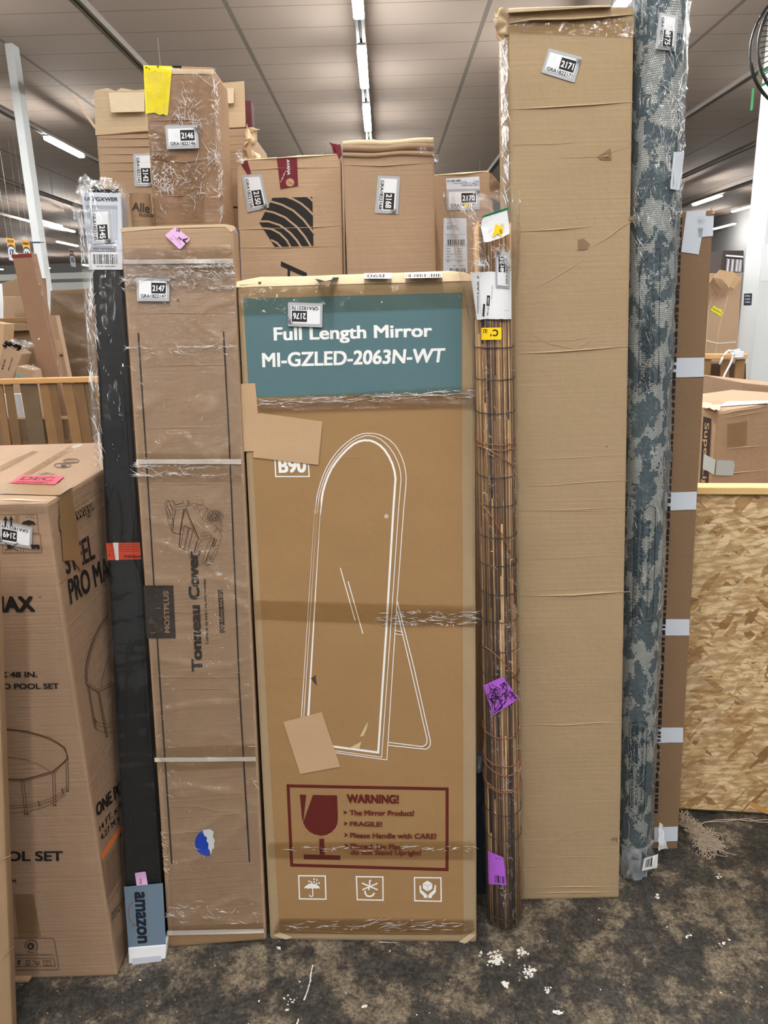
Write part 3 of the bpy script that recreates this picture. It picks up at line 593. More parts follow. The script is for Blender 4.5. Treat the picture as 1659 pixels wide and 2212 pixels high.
p = ton.pr(.0022); p.poly(d2(1295, 868, 1345, 862, 1368, 880, 1362, 910, 1375, 935, 1368, 960, 1372, 985, 1358, 990, 1350, 1030, 1345, 1000, 1332, 985, 1335, 955, 1322, 940, 1325, 915, 1308, 905), PAPER); p.build('torn_sticker_paper', T, 'white torn paper left by the blue sticker')
p = ton.pr(.0008); p.poly(c4(766, 278, 800, 270, 1000, 262, 1440, 248, 1495, 260, 1510, 275, 1480, 300, 1440, 265, 1000, 280, 775, 300), KRAFT_PALE); p.build('pale_top_edge', T, 'pale worn top edge')  # paler strip along the top of the front
rnd = random.Random(5); vf = []
for k in range(26):
    y = rnd.uniform(880, 1125); a = d2(1028+(y-880)*.08, y)[0]; b_ = d2(1045+rnd.uniform(0, 30)+(y-880)*.06, y+rnd.uniform(-10, 40))[0]
    vf.append(pipe([F.P(*a, .003), F.P(*b_, .006)], .0006, 4))
obj('frayed_edge', *merge(*vf), KRAFT_PALE, T)
p = ton.pr(.0014); p.disc(c4(1140, 737)[0], 3.5, KRAFT_BROWN); p.build('dent', T)
# ================================================================== BLACK STRIP PACKAGE
blk = Carton('blind_package', 'tall narrow glossy black package with a white printed head card, inside a clear sleeve', 'package',
             [(279, 2080), (357, 2070), (254, 409), (189, 411)], BLACK, lean=math.radians(11.0), depth=.055, bev=.006)
blk.body.name = 'black_slat_bundle'
F = blk.f; T = blk.t
p = blk.pr(.004)
p.ridge([(210, 620), (222, 960), (256, 1500), (276, 1900)], 3, .003, BLACK); p.ridge([(255, 620), (276, 960), (312, 1500), (341, 1900)], 3, .003, BLACK)
V = []
for (x, y), h in (((201, 584), 0), ((208, 584), .005), ((216, 584), .002), ((250, 584), .002), ((257, 584), .005), ((265, 584), 0)):
    pass
p.build('slat_edge', T)
# head card: a white sleeve folded over the top
hq = [(194, 582), (266, 581), (262, 417), (175, 414)]
a = [F.P(x, y, .004) for x, y in hq]; bb = [q_ - F.n*.072 for q_ in a]
HC = obj('head_card', *hexa(a+bb, .002, 1), PAPER_BLUE, T, label='white folded card over the head of the package')
p = blk.pr(.0052)
p.quad([(194, 414), (257, 412), (259, 408), (190, 410)], DARK)
p.text('UKFGXWER', e8(270, 440, 868, 455, 868, 385, 272, 372), INK, .02)
G1 = plain('pale_grey_print', (186, 192, 203), .5); G2 = plain('mid_grey_print', (160, 164, 172), .5)
p.quad(e8(300, 595, 855, 605, 852, 532, 300, 520), G2); p.quad(e8(330, 1190, 850, 1195, 845, 600, 318, 590), G1)
p.quad(e8(380, 1345, 838, 1350, 838, 1255, 372, 1240), G2); p.text('CORDLESS DRAPE BLINDS', e8(410, 1318, 800, 1322, 800, 1296, 408, 1285), INK_SOFT)
p.build('head_card_print', HC)
p = blk.pr(.0062); p.rrect(e8(345, 1678, 950, 1680, 945, 1362, 320, 1360), PAPER, r=.03)
p.bars(e8(425, 1580, 865, 1582, 860, 1405, 415, 1403), INK, 34, 8); p.text('LPN 00 AAMI 6814', e8(482, 1632, 825, 1638, 824, 1605, 480, 1605), INK, .01); p.build('barcode_label', HC)
sticker(F, [(191.6, 453.5), (196.4, 527.7), (244, 524.7), (238.6, 451)], '2145', T, .0062)
p = blk.pr(.004); p.quad([(232, 1210), (305, 1208), (302, 1172), (229, 1173)], plain('orange_red_tape', (214, 78, 48), .3)); q = d1(793, 786, 905, 788, 905, 768, 792, 765)
p.text('WARNING', [q[2], q[3], q[0], q[1]], INK, .03)
for k in range(4): p.line([(236, 1177+k*5), (300, 1176+k*5)], .7, RED_INK)
p.quad(d1(740, 800, 760, 800, 757, 688, 722, 688), PAPER); p.text('A', d1(705, 778, 696, 778, 696, 758, 706, 758), INK); p.build('warning_tape', T, 'orange red warning tape around the black bundle')
p = blk.pr(.004); p.rrect(d2(877, 1236, 947, 1226, 932, 1133, 862, 1143), PINK, r=.1); p.text('Ret', d2(908, 1212, 905, 1178, 890, 1178, 893, 1212), INK_SOFT); p.build('pink_label', T, 'small pale pink label')
p = blk.pr(.0045); p.quad(d2(822, 1622, 1062, 1604, 1042, 1207, 793, 1231), plain('slate_blue_label', (104, 122, 138), .35))
p.text('amazon', d2(858, 1264, 880, 1594, 944, 1592, 926, 1262), plain('dark_navy_ink', (24, 30, 44), .5), .035)
p.line(d2(850, 1330, 830, 1352, 822, 1385, 826, 1430, 840, 1462, 862, 1482), 2.2, plain('dull_orange_ink', (118, 92, 82), .5)); p.line(d2(858, 1460, 864, 1484, 842, 1486), 1.8, MATS['dull_orange_ink']); p.build('foot_label', T, 'slate blue label with dark lettering turned on its side')
q = [(278, 2083), (358, 2072), (360, 2040), (276, 2047)]
a = [F.P(x, y, .006) for x, y in q]; obj('white_end_cap', *hexa(a+[z - F.n*.06 for z in a], .004), PAPER, T)
p = blk.pr(.0075); p.quad(d2(845, 1735, 1035, 1715, 1030, 1672, 842, 1690), G1); p.build('end_cap_lip', T)
# clear sleeve: wide of the bundle towards the crate
wrap_sheet(F, [(268, 1902), (352, 1895), (272, 398), (166, 398)], 50, 260, T, 'clear_sleeve', FRONT_FILM, .010, .004, (22, 5), 1, power=8)
p3 = [at_y(240, 1200, 1.72), at_y(232, 1210, 1.75), F.P(189, 411, .004), F.P(165, 397, -.02)]
q = [(206, 1010), (216, 1010), (192, 398), (164, 400)]
wrap_sheet(F, q, 14, 160, T, 'sleeve_edge', SLEEVE, .006, .016, (40, 12), 6, power=5)
crumple([F.P(168, 413, .004), F.P(262, 411, .006), F.P(245, 390, -.01), F.P(172, 388, -.02)], T, 'sleeve_top', CRUMPLE, 3, .010, 22)
crumple([F.P(236, 428, .004), F.P(282, 440, .0), F.P(274, 398, -.03), F.P(240, 390, -.02)], T, 'sleeve_top', SLEEVE_CLEAR, 8, .010, 16)
crumple([F.P(168, 500, .002), F.P(180, 470, .008), F.P(166, 430, .0), F.P(154, 448, .0)], T, 'sleeve_tuft', CRUMPLE, 11, .008, 12)
streaks(F, [(206, 1000), (222, 1000), (196, 410), (168, 410)], 150, T, 86, .25, (10, 60), (.0005, .0016), seed=11, base=.014, clusters=10); streaks(F, [(215, 960), (280, 960), (262, 600), (200, 600)], 12, T, 88, .3, (6, 30), seed=12, base=.014)
streaks(F, [(180, 425), (268, 425), (262, 395), (176, 395)], 40, T, 10, .8, (6, 30), (.0005, .0014), seed=13, base=.010)
# ================================================================== POOL CARTON
zt = at_y(104, 1086, 1.521).z; pc = at_z(250, 2108)
x1 = -.722; y0 = 1.521; y1_ = at_z(162, 957, zt).y
t = thing('pool_carton', 'large tan carton with pool drawings and a pink slip on top', 'carton', (x1-.36, (y0+y1_)/2, 0))
obj('carton_body', *hexa([(x1-.72, y0-.01, 0), (x1, y0, 0), (x1, y0, zt), (x1-.72, y0-.01, zt), (x1-.72, y1_, 0), (x1-.02, y1_, 0), (x1-.02, y1_, zt), (x1-.72, y1_, zt)], .008), KRAFT_RED, t)
FF = Face((x1, y0, 0), Vector((.72, .01, 0)).cross(Vector((0, 0, 1)))); FR = Face((x1, y0, 0), Vector((-.02, y1_-y0, 0)).cross(Vector((0, 0, 1)))); FT = Face((x1, y0, zt), (0, 0, 1))
p = Print(FF, .002); bl = INK_LINE
p.line(d1(-5, 510, 102, 508, 106, 628, -5, 630), .9, bl, True); p.line(d1(115, 507, 236, 507, 247, 625, 126, 625), .9, bl, True); p.line(d1(10, 636, 118, 635, 134, 752, 18, 754), .9, bl, True); p.line(d1(145, 634, 255, 632, 268, 752, 150, 752), .9, bl, True)
p.poly(d1(135, 570, 150, 552, 185, 543, 215, 552, 230, 575, 205, 570, 185, 574, 160, 570), INK); p.line(d1(183, 572, 187, 612), 1.2, INK)
for x, y in ((170, 525), (185, 515), (200, 525), (215, 530), (205, 512)): p.disc(d1(x, y)[0], 1.2, INK, n=6)
p.poly(d1(20, 545, 35, 515, 50, 545, 40, 545, 40, 580, 30, 580, 30, 545), INK); p.poly(d1(58, 545, 70, 515, 85, 545, 76, 545, 76, 580, 66, 580, 66, 545), INK)
p.disc(d1(60, 715)[0], 5, INK); p.line(d1(30, 740, 115, 690), 1.6, INK); p.line(d1(30, 690, 118, 742), 1.6, INK); p.poly(d1(195, 700, 250, 700, 255, 720, 200, 720), INK); p.disc(d1(215, 722)[0], 3, INK); p.disc(d1(245, 722)[0], 3, INK)
p.build('handling_icon', t, 'black handling icons in square frames')
p = Print(FF, .002); p.text('MAX', d1(-70, 1134, 228, 1131, 212, 1030, -70, 1032), INK, .04); p.text('TM', d1(243, 1043, 265, 1043, 264, 1030, 243, 1030), INK); p.build('front_lettering', t); p = Print(FF, .002)
p.text('FT. X 48 IN.', d1(-110, 1552, 240, 1550, 238, 1514, -110, 1516), INK, .03); p.text('MO POOL SET', d1(-30, 1626, 379, 1624, 376, 1588, -32, 1590), INK, .03); p.build('front_lettering', t); p = Print(FF, .002); p.text('POOL SET', d2(-105, 1068, 404, 1067, 402, 1003, -105, 1004), INK, .03); p.build('front_lettering', t); p = Print(FF, .002); p.text('CM', d2(35, 1208, 104, 1208, 101, 1183, 35, 1183), INK, .02)
p.build('front_lettering', t)
def pool(face, polys, name):
    p = Print(face, .002)
    for wd, q in polys: p.line(q, wd, INK_LINE)
    return p.build(name, t, 'line drawing of a round frame pool')
pool(FF, [(2.2, d2(-30, 218, 60, 226, 120, 233, 180, 243, 250, 262, 320, 287, 372, 315, 410, 345, 426, 378, 430, 412, 390, 450, 340, 492, 240, 522, 150, 545, 60, 542, -30, 540)), (1.1, d2(-30, 212, 180, 236, 325, 278, 416, 340, 437, 412, 345, 502, 152, 556, 60, 553, -30, 550)), (.9, d2(-20, 400, 60, 402, 140, 412, 210, 432, 270, 460, 318, 492)),
          (1.0, d2(135, 548, 160, 765)), (1.0, d2(152, 548, 177, 765)), (1.0, d2(335, 500, 342, 708)), (1.0, d2(350, 500, 358, 708)), (1.0, d2(420, 415, 427, 618)), (1.0, d2(433, 415, 439, 616)), (2.4, d2(155, 766, 182, 766)), (2.4, d2(338, 710, 362, 709)), (2.2, d2(425, 620, 442, 618)),
          (1.0, d2(-20, 712, 80, 712, 180, 706, 260, 690, 340, 660, 400, 618, 428, 585)), (1.0, d2(-20, 728, 80, 728, 180, 722, 262, 706, 345, 676, 405, 632, 434, 600)), (1.0, d2(-20, 762, 90, 758, 190, 748, 280, 722, 350, 690, 420, 640)), (2.5, d2(245, 682, 252, 712, 262, 708)), (2.2, d2(395, 600, 405, 640))], 'pool_drawing')
p = Print(FF, .002); p.line(d2(60, 1560, 330, 1560, 347, 1570, 376, 1745, 366, 1762, 60, 1765), 1.0, bl); p.ring(d2(200, 1612)[0], 13.5, 1.5, bl, -200, 45); p.ring(d2(200, 1612)[0], 13.5, 1.5, bl, 70, 130); p.disc(d2(196, 1612)[0], 7.5, INK_SOFT); p.text('B', d2(188, 1622, 205, 1622, 204, 1603, 188, 1603), KRAFT_FLAT, .03)
p.text('bestwayusa.com/support', d2(60, 1675, 338, 1672, 336, 1658, 60, 1662), INK_SOFT, .01); p.line(d2(60, 1690, 345, 1690, 354, 1740, 60, 1742), .9, bl); p.text('?', d2(112, 1732, 134, 1732, 132, 1700, 110, 1700), INK_SOFT, .03)
p.line(d2(165, 1702, 190, 1702, 194, 1734, 168, 1734), .9, bl, True)
for k in range(4): p.line(d2(168, 1708+k*7, 188, 1708+k*7), .7, bl)
p.line(d2(210, 1702, 225, 1715, 240, 1734), 1.4, bl); p.ring(d2(245, 1720)[0], 3.2, 1.3, bl); p.line(d2(275, 1704, 322, 1704, 328, 1734, 280, 1734), 1.0, bl, True); p.ring(d2(302, 1718)[0], 2.6, .9, bl)
p.build('support_badge', t)
sticker(FF, d1(208, 590, -12, 540, -15, 693, 203, 730), '2149', t, .003)
p = Print(FF, .0015); p.quad(d2(120, 1555, 265, 1552, 215, 1278, 85, 1275), TAPE); p.build('clear_tape', t)
# side face
p = Print(FR, .002); Q = d1(385, 642, 608, 498, 600, 402, 374, 528)
p.text('Bestway.', Q, INK, .05); p.text('Bestway.', [bil(Q, *z) for z in ((.014, .06), (.986, .06), (.986, .94), (.014, .94))], KRAFT_FLAT, 0)
p.build('side_lettering', t); p = Print(FR, .002); p.text('STEEL', d1(428, 896, 612, 790, 588, 624, 404, 752), INK, .02); p.text('PRO MAX', d1(455, 1086, 760, 872, 738, 742, 432, 924), INK, .02); p.build('side_lettering', t)
pool(FR, [(1.6, d1(690, 1150, 660, 1190, 632, 1235, 608, 1285, 588, 1335, 570, 1395, 556, 1450, 549, 1500, 552, 1590, 590, 1622, 628, 1645, 690, 1615, 760, 1570)), (.9, d1(684, 1165, 640, 1240, 600, 1330, 575, 1410, 560, 1500, 560, 1580, 625, 1630, 760, 1556)), (.8, d1(705, 1410, 675, 1480, 655, 1560, 648, 1610)), (1.0, d1(560, 1600, 572, 1660)+d2(608, 220)), (1.0, d1(567, 1600, 580, 1660)+d2(616, 220)),
          (1.0, d1(622, 1645, 630, 1660)+d2(680, 268)), (1.0, d1(632, 1645, 640, 1660)+d2(690, 268)), (.9, d2(600, 160, 640, 185, 690, 190, 745, 170)), (.9, d2(603, 180, 640, 205, 690, 212, 745, 190)), (.9, d2(612, 215, 650, 238, 690, 245, 745, 235)), (2.0, d2(605, 150, 612, 170, 625, 178)), (2, d2(678, 272, 695, 268))], 'pool_drawing')
p = Print(FR, .002); p.text('ONE POOL', d2(622, 786, 860, 560, 845, 480, 612, 706), INK, .04); p.build('side_print', t); p = Print(FR, .002); p.text('14 FT. x 48 IN.', d2(640, 880, 850, 640, 842, 590, 634, 845), INK, .02); p.text('4.27 M x 1.2 M', d2(650, 938, 850, 705, 842, 660, 643, 905), INK, .02)
p.build('side_print', t); p = Print(FR, .002); p.quad(d2(656, 1062, 778, 875, 765, 838, 648, 1018), plain('orange_print', (226, 128, 74), .5)); p.line(d2(655, 1065, 693, 1345, 790, 1180, 790, 890), .8, bl)
for k in range(11): p.line(d2(672+k*2.2, 1085+k*21, 772+k*1.6, 925+k*21), .9, bl)
p.text('Actual size of', d2(715, 1425, 800, 1310, 797, 1285, 712, 1398), INK_SOFT); p.text('pool may vary', d2(718, 1455, 800, 1345, 797, 1320, 716, 1428), INK_SOFT)
for k in range(9): p.line(d2(745+k*2, 1580+k*16, 800, 1500+k*18), .7, bl)
p.build('side_print', t)
p = Print(FR, .003); p.poly(d1(375, 420, 458, 345, 470, 430, 500, 640, 530, 842, 514, 868, 470, 800, 405, 806, 392, 620), TAPE_OPAQUE); p.build('brown_tape', t)
p = Print(FT, .002); p.poly(d1(0, 375, 380, 385, 465, 330, 430, 310, 0, 305), TAPE_OPAQUE); p.build('brown_tape', t)
p = Print(FT, .0015); p.quad(d1(50, 305, 110, 308, 530, 60, 470, 55), TAPE); p.quad(d1(-40, 210, -40, 260, 250, 105, 210, 100), TAPE); p.build('clear_tape', t)
p = Print(FT, .0035); p.quad(d1(65, 305, 350, 316, 412, 262, 130, 254), plain('hot_pink_slip', (236, 72, 96), .5)); p.text('DEC', d1(120, 286, 335, 292, 355, 268, 150, 264), RED_INK, .04); p.text('PERISHABLE', d1(80, 302, 300, 308, 325, 296, 110, 292), RED_INK)
p.build('pink_slip', t, 'bright pink paper slip')
p = Print(FT, .002); p.ring(d1(455, 163)[0], 17, 1.2, bl, ry=4.2); p.ring(d1(400, 192)[0], 18, 1.2, bl, ry=4.6); p.disc(d1(405, 193)[0], 6, INK_SOFT, 2.4); p.line(d1(245, 245, 300, 240, 350, 250, 310, 262), 1.2, bl, True); p.line(d1(430, 160, 480, 166), 1, bl); p.build('recycling_mark', t)
q = d1(-30, 405, 320, 418, 325, 440, -30, 432); p = Print(FF, .003); p.ridge([(q[0][0], 1079), (40, 1080), (104, 1083)], 6, .006, KRAFT_PALE); p.build('pale_front_edge', t)  # paler ridge along the top of the front face
wrap_sheet(FF, d1(-30, 480, 312, 500, 305, 425, -30, 415), 60, 14, t, 'tape_wrinkle', WRAP, .004, .005, (9, 50), 3)
# ================================================================== NEAR CARTON EDGE, KRAFT SCRAP
ec = Carton('near_carton', 'tilted plain carton standing nearest the camera, only its edge in view', 'carton', [(-240, 2262), (27, 2240), (-13, 1165), (-280, 1165)], KRAFT_FLAT, lean=.0, depth=.03)
p = ec.pr(.001); p.ridge(d2(0, 1070, 30, 1050, 70, 1030), 3, .003, KRAFT_FLAT); p.ridge(d2(0, 1720, 60, 1640, 100, 1600), 3, .003, KRAFT_FLAT); p.build('crease', ec.t)
g = [at_z(*z) for z in d2(60, 1815, 212, 1812, 184, 1852, 60, 1856)]
sc_ = obj('cardboard_scrap', *hexa([v+Vector((0, 0, .002)) for v in (g[3], g[2], g[1], g[0])]+[v+Vector((0, 0, .012)) for v in (g[3], g[2], g[1], g[0])], .002, 1), KRAFT_FLAT, loc=g[0])
tag(sc_, 'small torn cardboard scrap on the floor under the pool carton', 'cardboard scrap')

# ================================================================== CARTONS BEHIND
b42 = Carton('torn_carton', 'wide torn open carton with raised flaps standing behind the yellow-taped carton', 'carton', [(225, 500), (562, 500), (536, 276), (207, 290)], KRAFT, Y=2.335, depth=.36, to_floor=True)
F, T = b42.f, b42.t
a = F.P(207, 290, -.004); b_ = F.P(528, 277, -.004); up = lambda px, o: F.P(*px, o)
V = [up((206, 292), .002), up((530, 274), .002), up((527, 175), .02), up((470, 180), .02), up((462, 177), .02), up((440, 188), .02), up((320, 192), .02), up((290, 195), .02), up((262, 190), .02), up((250, 197), .02), up((233, 190), .02), up((204, 195), .02)]
k = len(V); V2 = [v - F.n*.006 for v in V]
obj('raised_flap', V+V2, [list(range(k)), [k+i for i in range(k)][::-1]]+[[i, (i+1) % k, k+(i+1) % k, k+i] for i in range(k)], KRAFT_PALE, T, label='pale torn front flap standing up')
q = [(207, 286), (213, 281), (160, 205), (152, 206)]
pl = [F.P(209, 284, .0), F.P(209, 284, -.28), F.P(154, 208, -.22), F.P(152, 205, .0)]; obj('side_flap', *hexa(pl+[v+Vector((.006, 0, .003)) for v in pl], 0), KRAFT_PALE, T)
p = b42.pr(.024); p.quad([(240, 243), (312, 241), (312, 199), (234, 200)], PALE_PATCH); p.build('tape_patch', T); p = b42.pr(.024); p.quad([(474, 226), (505, 222), (505, 190), (472, 193)], PALE_PATCH); p.build('tape_patch', T)
p = b42.pr(.001)
for yy in (300, 318, 334, 352, 370): p.ridge([(209+(yy-290)*.1, yy), (300, yy-2), (430, yy-5), (535, yy-7)], 3, .003, KRAFT)
p.ridge([(206, 291), (316, 283), (420, 279), (532, 273)], 6, .006, KRAFT_DARK); p.quad([(481, 450), (513, 449), (513, 446), (480, 446)], DARK); p.quad([(478, 340), (486, 336), (478, 290), (474, 290)], DARK); p.build('crease', T)
sticker(F, [(287, 332), (291, 403), (336, 403), (331, 330)], '2142', T, .0025)
crumple([F.P(532, 350, .01), F.P(553, 340, -.05), F.P(549, 278, -.05), F.P(528, 275, .01)], T, 'torn_side_flap', KRAFT_PALE, 2, .012, 14)
p_ = [at_y(527, 280, 2.42), at_y(545, 276, 2.42), at_y(542, 216, 2.42), at_y(525, 213, 2.42)]
mb = obj('maroon_carton', *hexa([p_[0]+Vector((-.1, 0, -.05)), p_[1]+Vector((0, 0, -.05)), p_[2], p_[3]+Vector((-.1, 0, 0))]+[v+Vector((0, .05, 0)) for v in (p_[0]+Vector((-.1, 0, -.05)), p_[1]+Vector((0, 0, -.05)), p_[2], p_[3]+Vector((-.1, 0, 0)))], .004), plain('maroon_board', (86, 36, 44), .6), loc=p_[0])
tag(mb, 'dark maroon box tucked inside the torn open carton', 'box')

b46 = Carton('yellow_taped_carton', 'tall slim carton with a bright yellow tape corner, wrapped in clear film', 'carton', [(332, 500), (478, 500), (459, 144), (310, 139)], card('kraft_warm', (158, 126, 97)), Y=1.97, depth=.18, to_floor=True)
F, T = b46.f, b46.t
p = b46.pr(.003); p.poly([(309.5, 137)]+[(311, 141), (372, 143), (363, 246), (360, 250), (352, 246), (345, 249), (333, 243), (315, 246)], plain('yellow_tape', (244, 226, 16), .35))
for x, y, r in ((316, 146, 2), (341, 144, 2.2), (322, 149, 1.4), (335, 154, 1)): p.disc((x, y), r, INK_SOFT, n=7)
p.line([(330, 165), (352, 178)], 1, YELLOW); p.build('yellow_tape', T, 'wide bright yellow tape folded over the corner')
p = b46.pr(.0012)
for q in ([(320, 262), (400, 258), (467, 262)], [(326, 345), (400, 350), (473, 340)], [(330, 425), (400, 422), (476, 418)], [(372, 160), (460, 152)]): p.ridge(q, 3, .003, KRAFT)
p.poly([(368, 142), (392, 142), (392, 148), (380, 149)], DARK); p.quad([(370, 160), (462, 160), (462, 150), (372, 148)], KRAFT_PALE); p.build('crease', T)
for q in ([(326, 345), (380, 350), (372, 270), (320, 270)], [(388, 480), (440, 480), (437, 350), (385, 350)], [(327, 405), (370, 405), (370, 325), (325, 325)]):
    p = b46.pr(.0028); p.quad(q, TAPE, 4, 4, .3); p.build('clear_tape', T)
wrap_sheet(F, [(331, 480), (477, 480), (459, 150), (312, 143)], 110, 230, T, 'plastic_wrap', WRAP, .0045, .012, (16, 13), 4, power=10)
wrap_sheet(b46.right, [(477, 480), (484, 480), (470, 180), (460, 160)], 6, 100, T, 'plastic_wrap', WRAP, .003, .010, (30, 13), 8, power=6)
crumple([F.P(440, 175, .004), F.P(470, 200, -.02), F.P(464, 140, -.02), F.P(430, 140, .004)], T, 'crumpled_corner_wrap', SLEEVE_CLEAR, 4, .010, 18)
streaks(F, [(330, 470), (474, 470), (460, 150), (380, 160)], 220, T, 70, .9, (5, 50), seed=14, base=.010, clusters=16); streaks(F, [(328, 405), (368, 405), (366, 330), (326, 330)], 90, T, 0, 1, (3, 12), seed=15, base=.010); streaks(b46.right, [(477, 480), (484, 480), (470, 190), (460, 165)], 60, T, 85, .5, (8, 40), seed=16, base=.008)
sticker(F, c1(1068, 955, 1274, 948, 1264, 800, 1056, 804), '2146', T, .012)

rc = at_y(302, 470, 1.925); rt = Tube((rc.x, 1.943, 0), (rc.x, 1.943, at_y(304, 417, 1.925).z), .0255, .0255)
t = thing('paper_roll', 'brown paper covered roll with dark script lettering, beside the yellow-taped carton', 'roll', rt.a)
obj('roll_body', *pipe([rt.a, rt.b], .0255, 28), KRAFT_DARK, t, smooth=False)
p = Print(rt, .001); p.text('Alle', e8(1115, 620, 1440, 668, 1440, 500, 1125, 470), INK_SOFT, .02); p.text('FLOOR', e8(1252, 722, 1520, 745, 1520, 690, 1255, 668), INK_SOFT, .02); p.build('roll_lettering', t)

b50 = Carton('logo_carton', 'light brown carton with a black striped leaf-shaped logo and maroon tape', 'carton', [(516, 600), (741, 590), (736, 331), (511, 344)], KRAFT_LOGO, Y=2.16, depth=.155, to_floor=True)
F, T = b50.f, b50.t
p = b50.pr(.0014); p.poly(c2(245, 1182, 483, 1176, 490, 1468, 260, 1475, 167, 1330), INK)
for q in ((452, 1172, 470, 1185, 487, 1203), (320, 1172, 370, 1190, 415, 1215, 455, 1248, 490, 1285), (232, 1202, 300, 1222, 370, 1258, 430, 1312, 495, 1395), (196, 1258, 250, 1268, 320, 1298, 390, 1355, 440, 1415, 476, 1475), (165, 1322, 220, 1322, 290, 1345, 350, 1390, 390, 1435, 418, 1480), (188, 1362, 240, 1368, 290, 1395, 330, 1435, 356, 1480), (235, 1432, 270, 1450, 300, 1480)): p.line(c2(*q), 4.2, KRAFT_LOGO)
p.build('leaf_logo', T, 'black leaf-shaped logo with curved stripes')
p = b50.pr(.0014); p.poly(c2(296, 1560, 450, 1630, 452, 1660, 295, 1588), INK); p.poly(c2(335, 1578, 350, 1586, 350, 1660, 335, 1660), INK); p.build('printed_letter', T)
p = b50.pr(.002); p.quad(c2(292, 1128, 398, 1110, 390, 930, 270, 938), MAROON); q = c2(328, 952, 334, 1045, 352, 1045, 346, 952); p.text('AVANA', q, PAPER, .02); p.disc(c2(350, 1090)[0], 9, KRAFT_PATCH); p.line(c2(335, 1085, 365, 1100), 1.2, MAROON)
for k in range(3): p.line(c2(290+k*9, 1090-k*22, 310+k*9, 1062-k*22), 1, STRAP)
p.build('maroon_tape', T, 'maroon printed tape over the top edge'); p = b50.pr(.002); p.poly(c2(55, 965, 95, 958, 118, 1035, 98, 1042, 70, 1000), MAROON); p.build('maroon_tape', T)
p = b50.pr(.002); p.quad(c2(640, 950, 660, 930, 650, 860, 615, 870), MAROON); p.build('maroon_tape', T)
p = b50.pr(.0012)
for q in (c2(40, 1022, 300, 1002, 640, 1000), c2(45, 1372, 165, 1365, 480, 1358, 660, 1345), c2(50, 1480, 300, 1478, 660, 1470), c2(45, 1290, 150, 1285), c2(500, 1240, 655, 1235)): p.ridge(q, 2.6, .0025, KRAFT_LOGO)
p.ridge(c2(80, 955, 400, 935, 640, 922), 5, .006, KRAFT_PALE); p.build('crease', T)
sticker(F, c2(60, 1045, 95, 1268, 225, 1240, 180, 1040), '2150', T, .003)
crumple([F.P(*z, .004) for z in c2(30, 980, 75, 975, 70, 890, 40, 890)], T, 'film_tuft', CRUMPLE, 5, .006, 12); crumple([F.P(*z, -.01) for z in c2(440, 930, 590, 920, 580, 900, 445, 905)], T, 'film_tuft', SLEEVE_CLEAR, 6, .006, 12); crumple([F.P(*z, -.005) for z in c2(610, 915, 655, 940, 650, 870, 590, 855)], T, 'maroon_film_tuft', MAROON, 7, .006, 10)

b68 = Carton('plain_carton', 'plain brown carton with rolled top flaps standing between two other cartons', 'carton', [(749.5, 590), (940.5, 586), (937.5, 306), (739.5, 313)], KRAFT, Y=2.03, depth=.18, to_floor=True)
F, T = b68.f, b68.t
for i, (ya, yb, hh) in enumerate(((313, 305.5, .008), (322, 316, .009), (336, 331, .006))):
    a = F.P(741, ya, 0); b_ = F.P(936, yb, 0)
    obj('rolled_flap', *pipe([a.lerp(b_, u) + Vector((0, .0, .002*math.sin(u*9+i))) for u in [k/12 for k in range(13)]], hh, 10), KRAFT_PALE if i == 0 else KRAFT, T, smooth=True)
p = b68.pr(.0015); p.ridge(c2(665, 985, 900, 990, 1205, 970), 4, .003, KRAFT); p.build('crease', T)
sticker(F, c2(875, 1048, 855, 1272, 995, 1280, 1008, 1055), '2168', T, .002)
crumple([F.P(*z, .012) for z in c2(1115, 940, 1215, 935, 1215, 845, 1110, 860)], T, 'tape_wrinkle', SLEEVE_CLEAR, 3, .004, 14); crumple([F.P(*z, .0) for z in c2(795, 850, 870, 850, 865, 830, 800, 832)], T, 'film_tuft', CRUMPLE, 9, .005, 10); crumple([F.P(*z, .004) for z in c2(1200, 965, 1238, 970, 1235, 930, 1208, 935)], T, 'film_tuft', CRUMPLE, 12, .005, 8)

b70 = Carton('labelled_carton', 'brown carton with a long white shipping label, half hidden by the bamboo roll', 'carton', [(942, 600), (1082, 600), (1058, 369), (936, 378)], KRAFT, Y=2.26, depth=.2, to_floor=True)
F, T = b70.f, b70.t
p = b70.pr(.002); p.quad(e5(160, 320, 628, 325, 620, 138, 152, 168), PAPER_BLUE); q = e5(170, 218, 358, 212, 355, 178, 168, 190); p.bars(q, INK, 22, 5)
p.text('LOT 4', e5(440, 222, 372, 224, 372, 205, 440, 203), INK_SOFT); p.text('Item 4', e5(612, 210, 540, 210, 540, 190, 612, 190), INK_SOFT); p.text('Package 117 A/C Planner Rim', e5(614, 238, 255, 246, 255, 226, 614, 220), INK_SOFT); p.text('ITEM 124V P0002', e5(614, 268, 370, 272, 370, 252, 614, 250), INK_SOFT); p.build('paper_label', T)
p = b70.pr(.002); p.quad(e5(112, 1482, 455, 1482, 440, 725, 120, 722), PAPER_BLUE)
for y, w_ in ((790, 75), (826, 140), (848, 150), (872, 165)): p.text('Planner Street Road' if w_ > 100 else 'Summit', e5(165, y+8, 165+w_, y+8, 165+w_, y-8, 165, y-8), INK_SOFT)
for y in (950, 1110, 1310): p.line(e5(140, y, 440, y), .6, INK_SOFT)
for y, s_ in ((968, 'Ship to Planner Dallas'), (996, 'JUNE99 02202')): p.text(s_, e5(165, y+8, 330, y+8, 330, y-8, 165, y-8), INK_SOFT)
p.bars(e5(170, 1098, 420, 1098, 420, 1022, 168, 1022), INK, 22, 6)
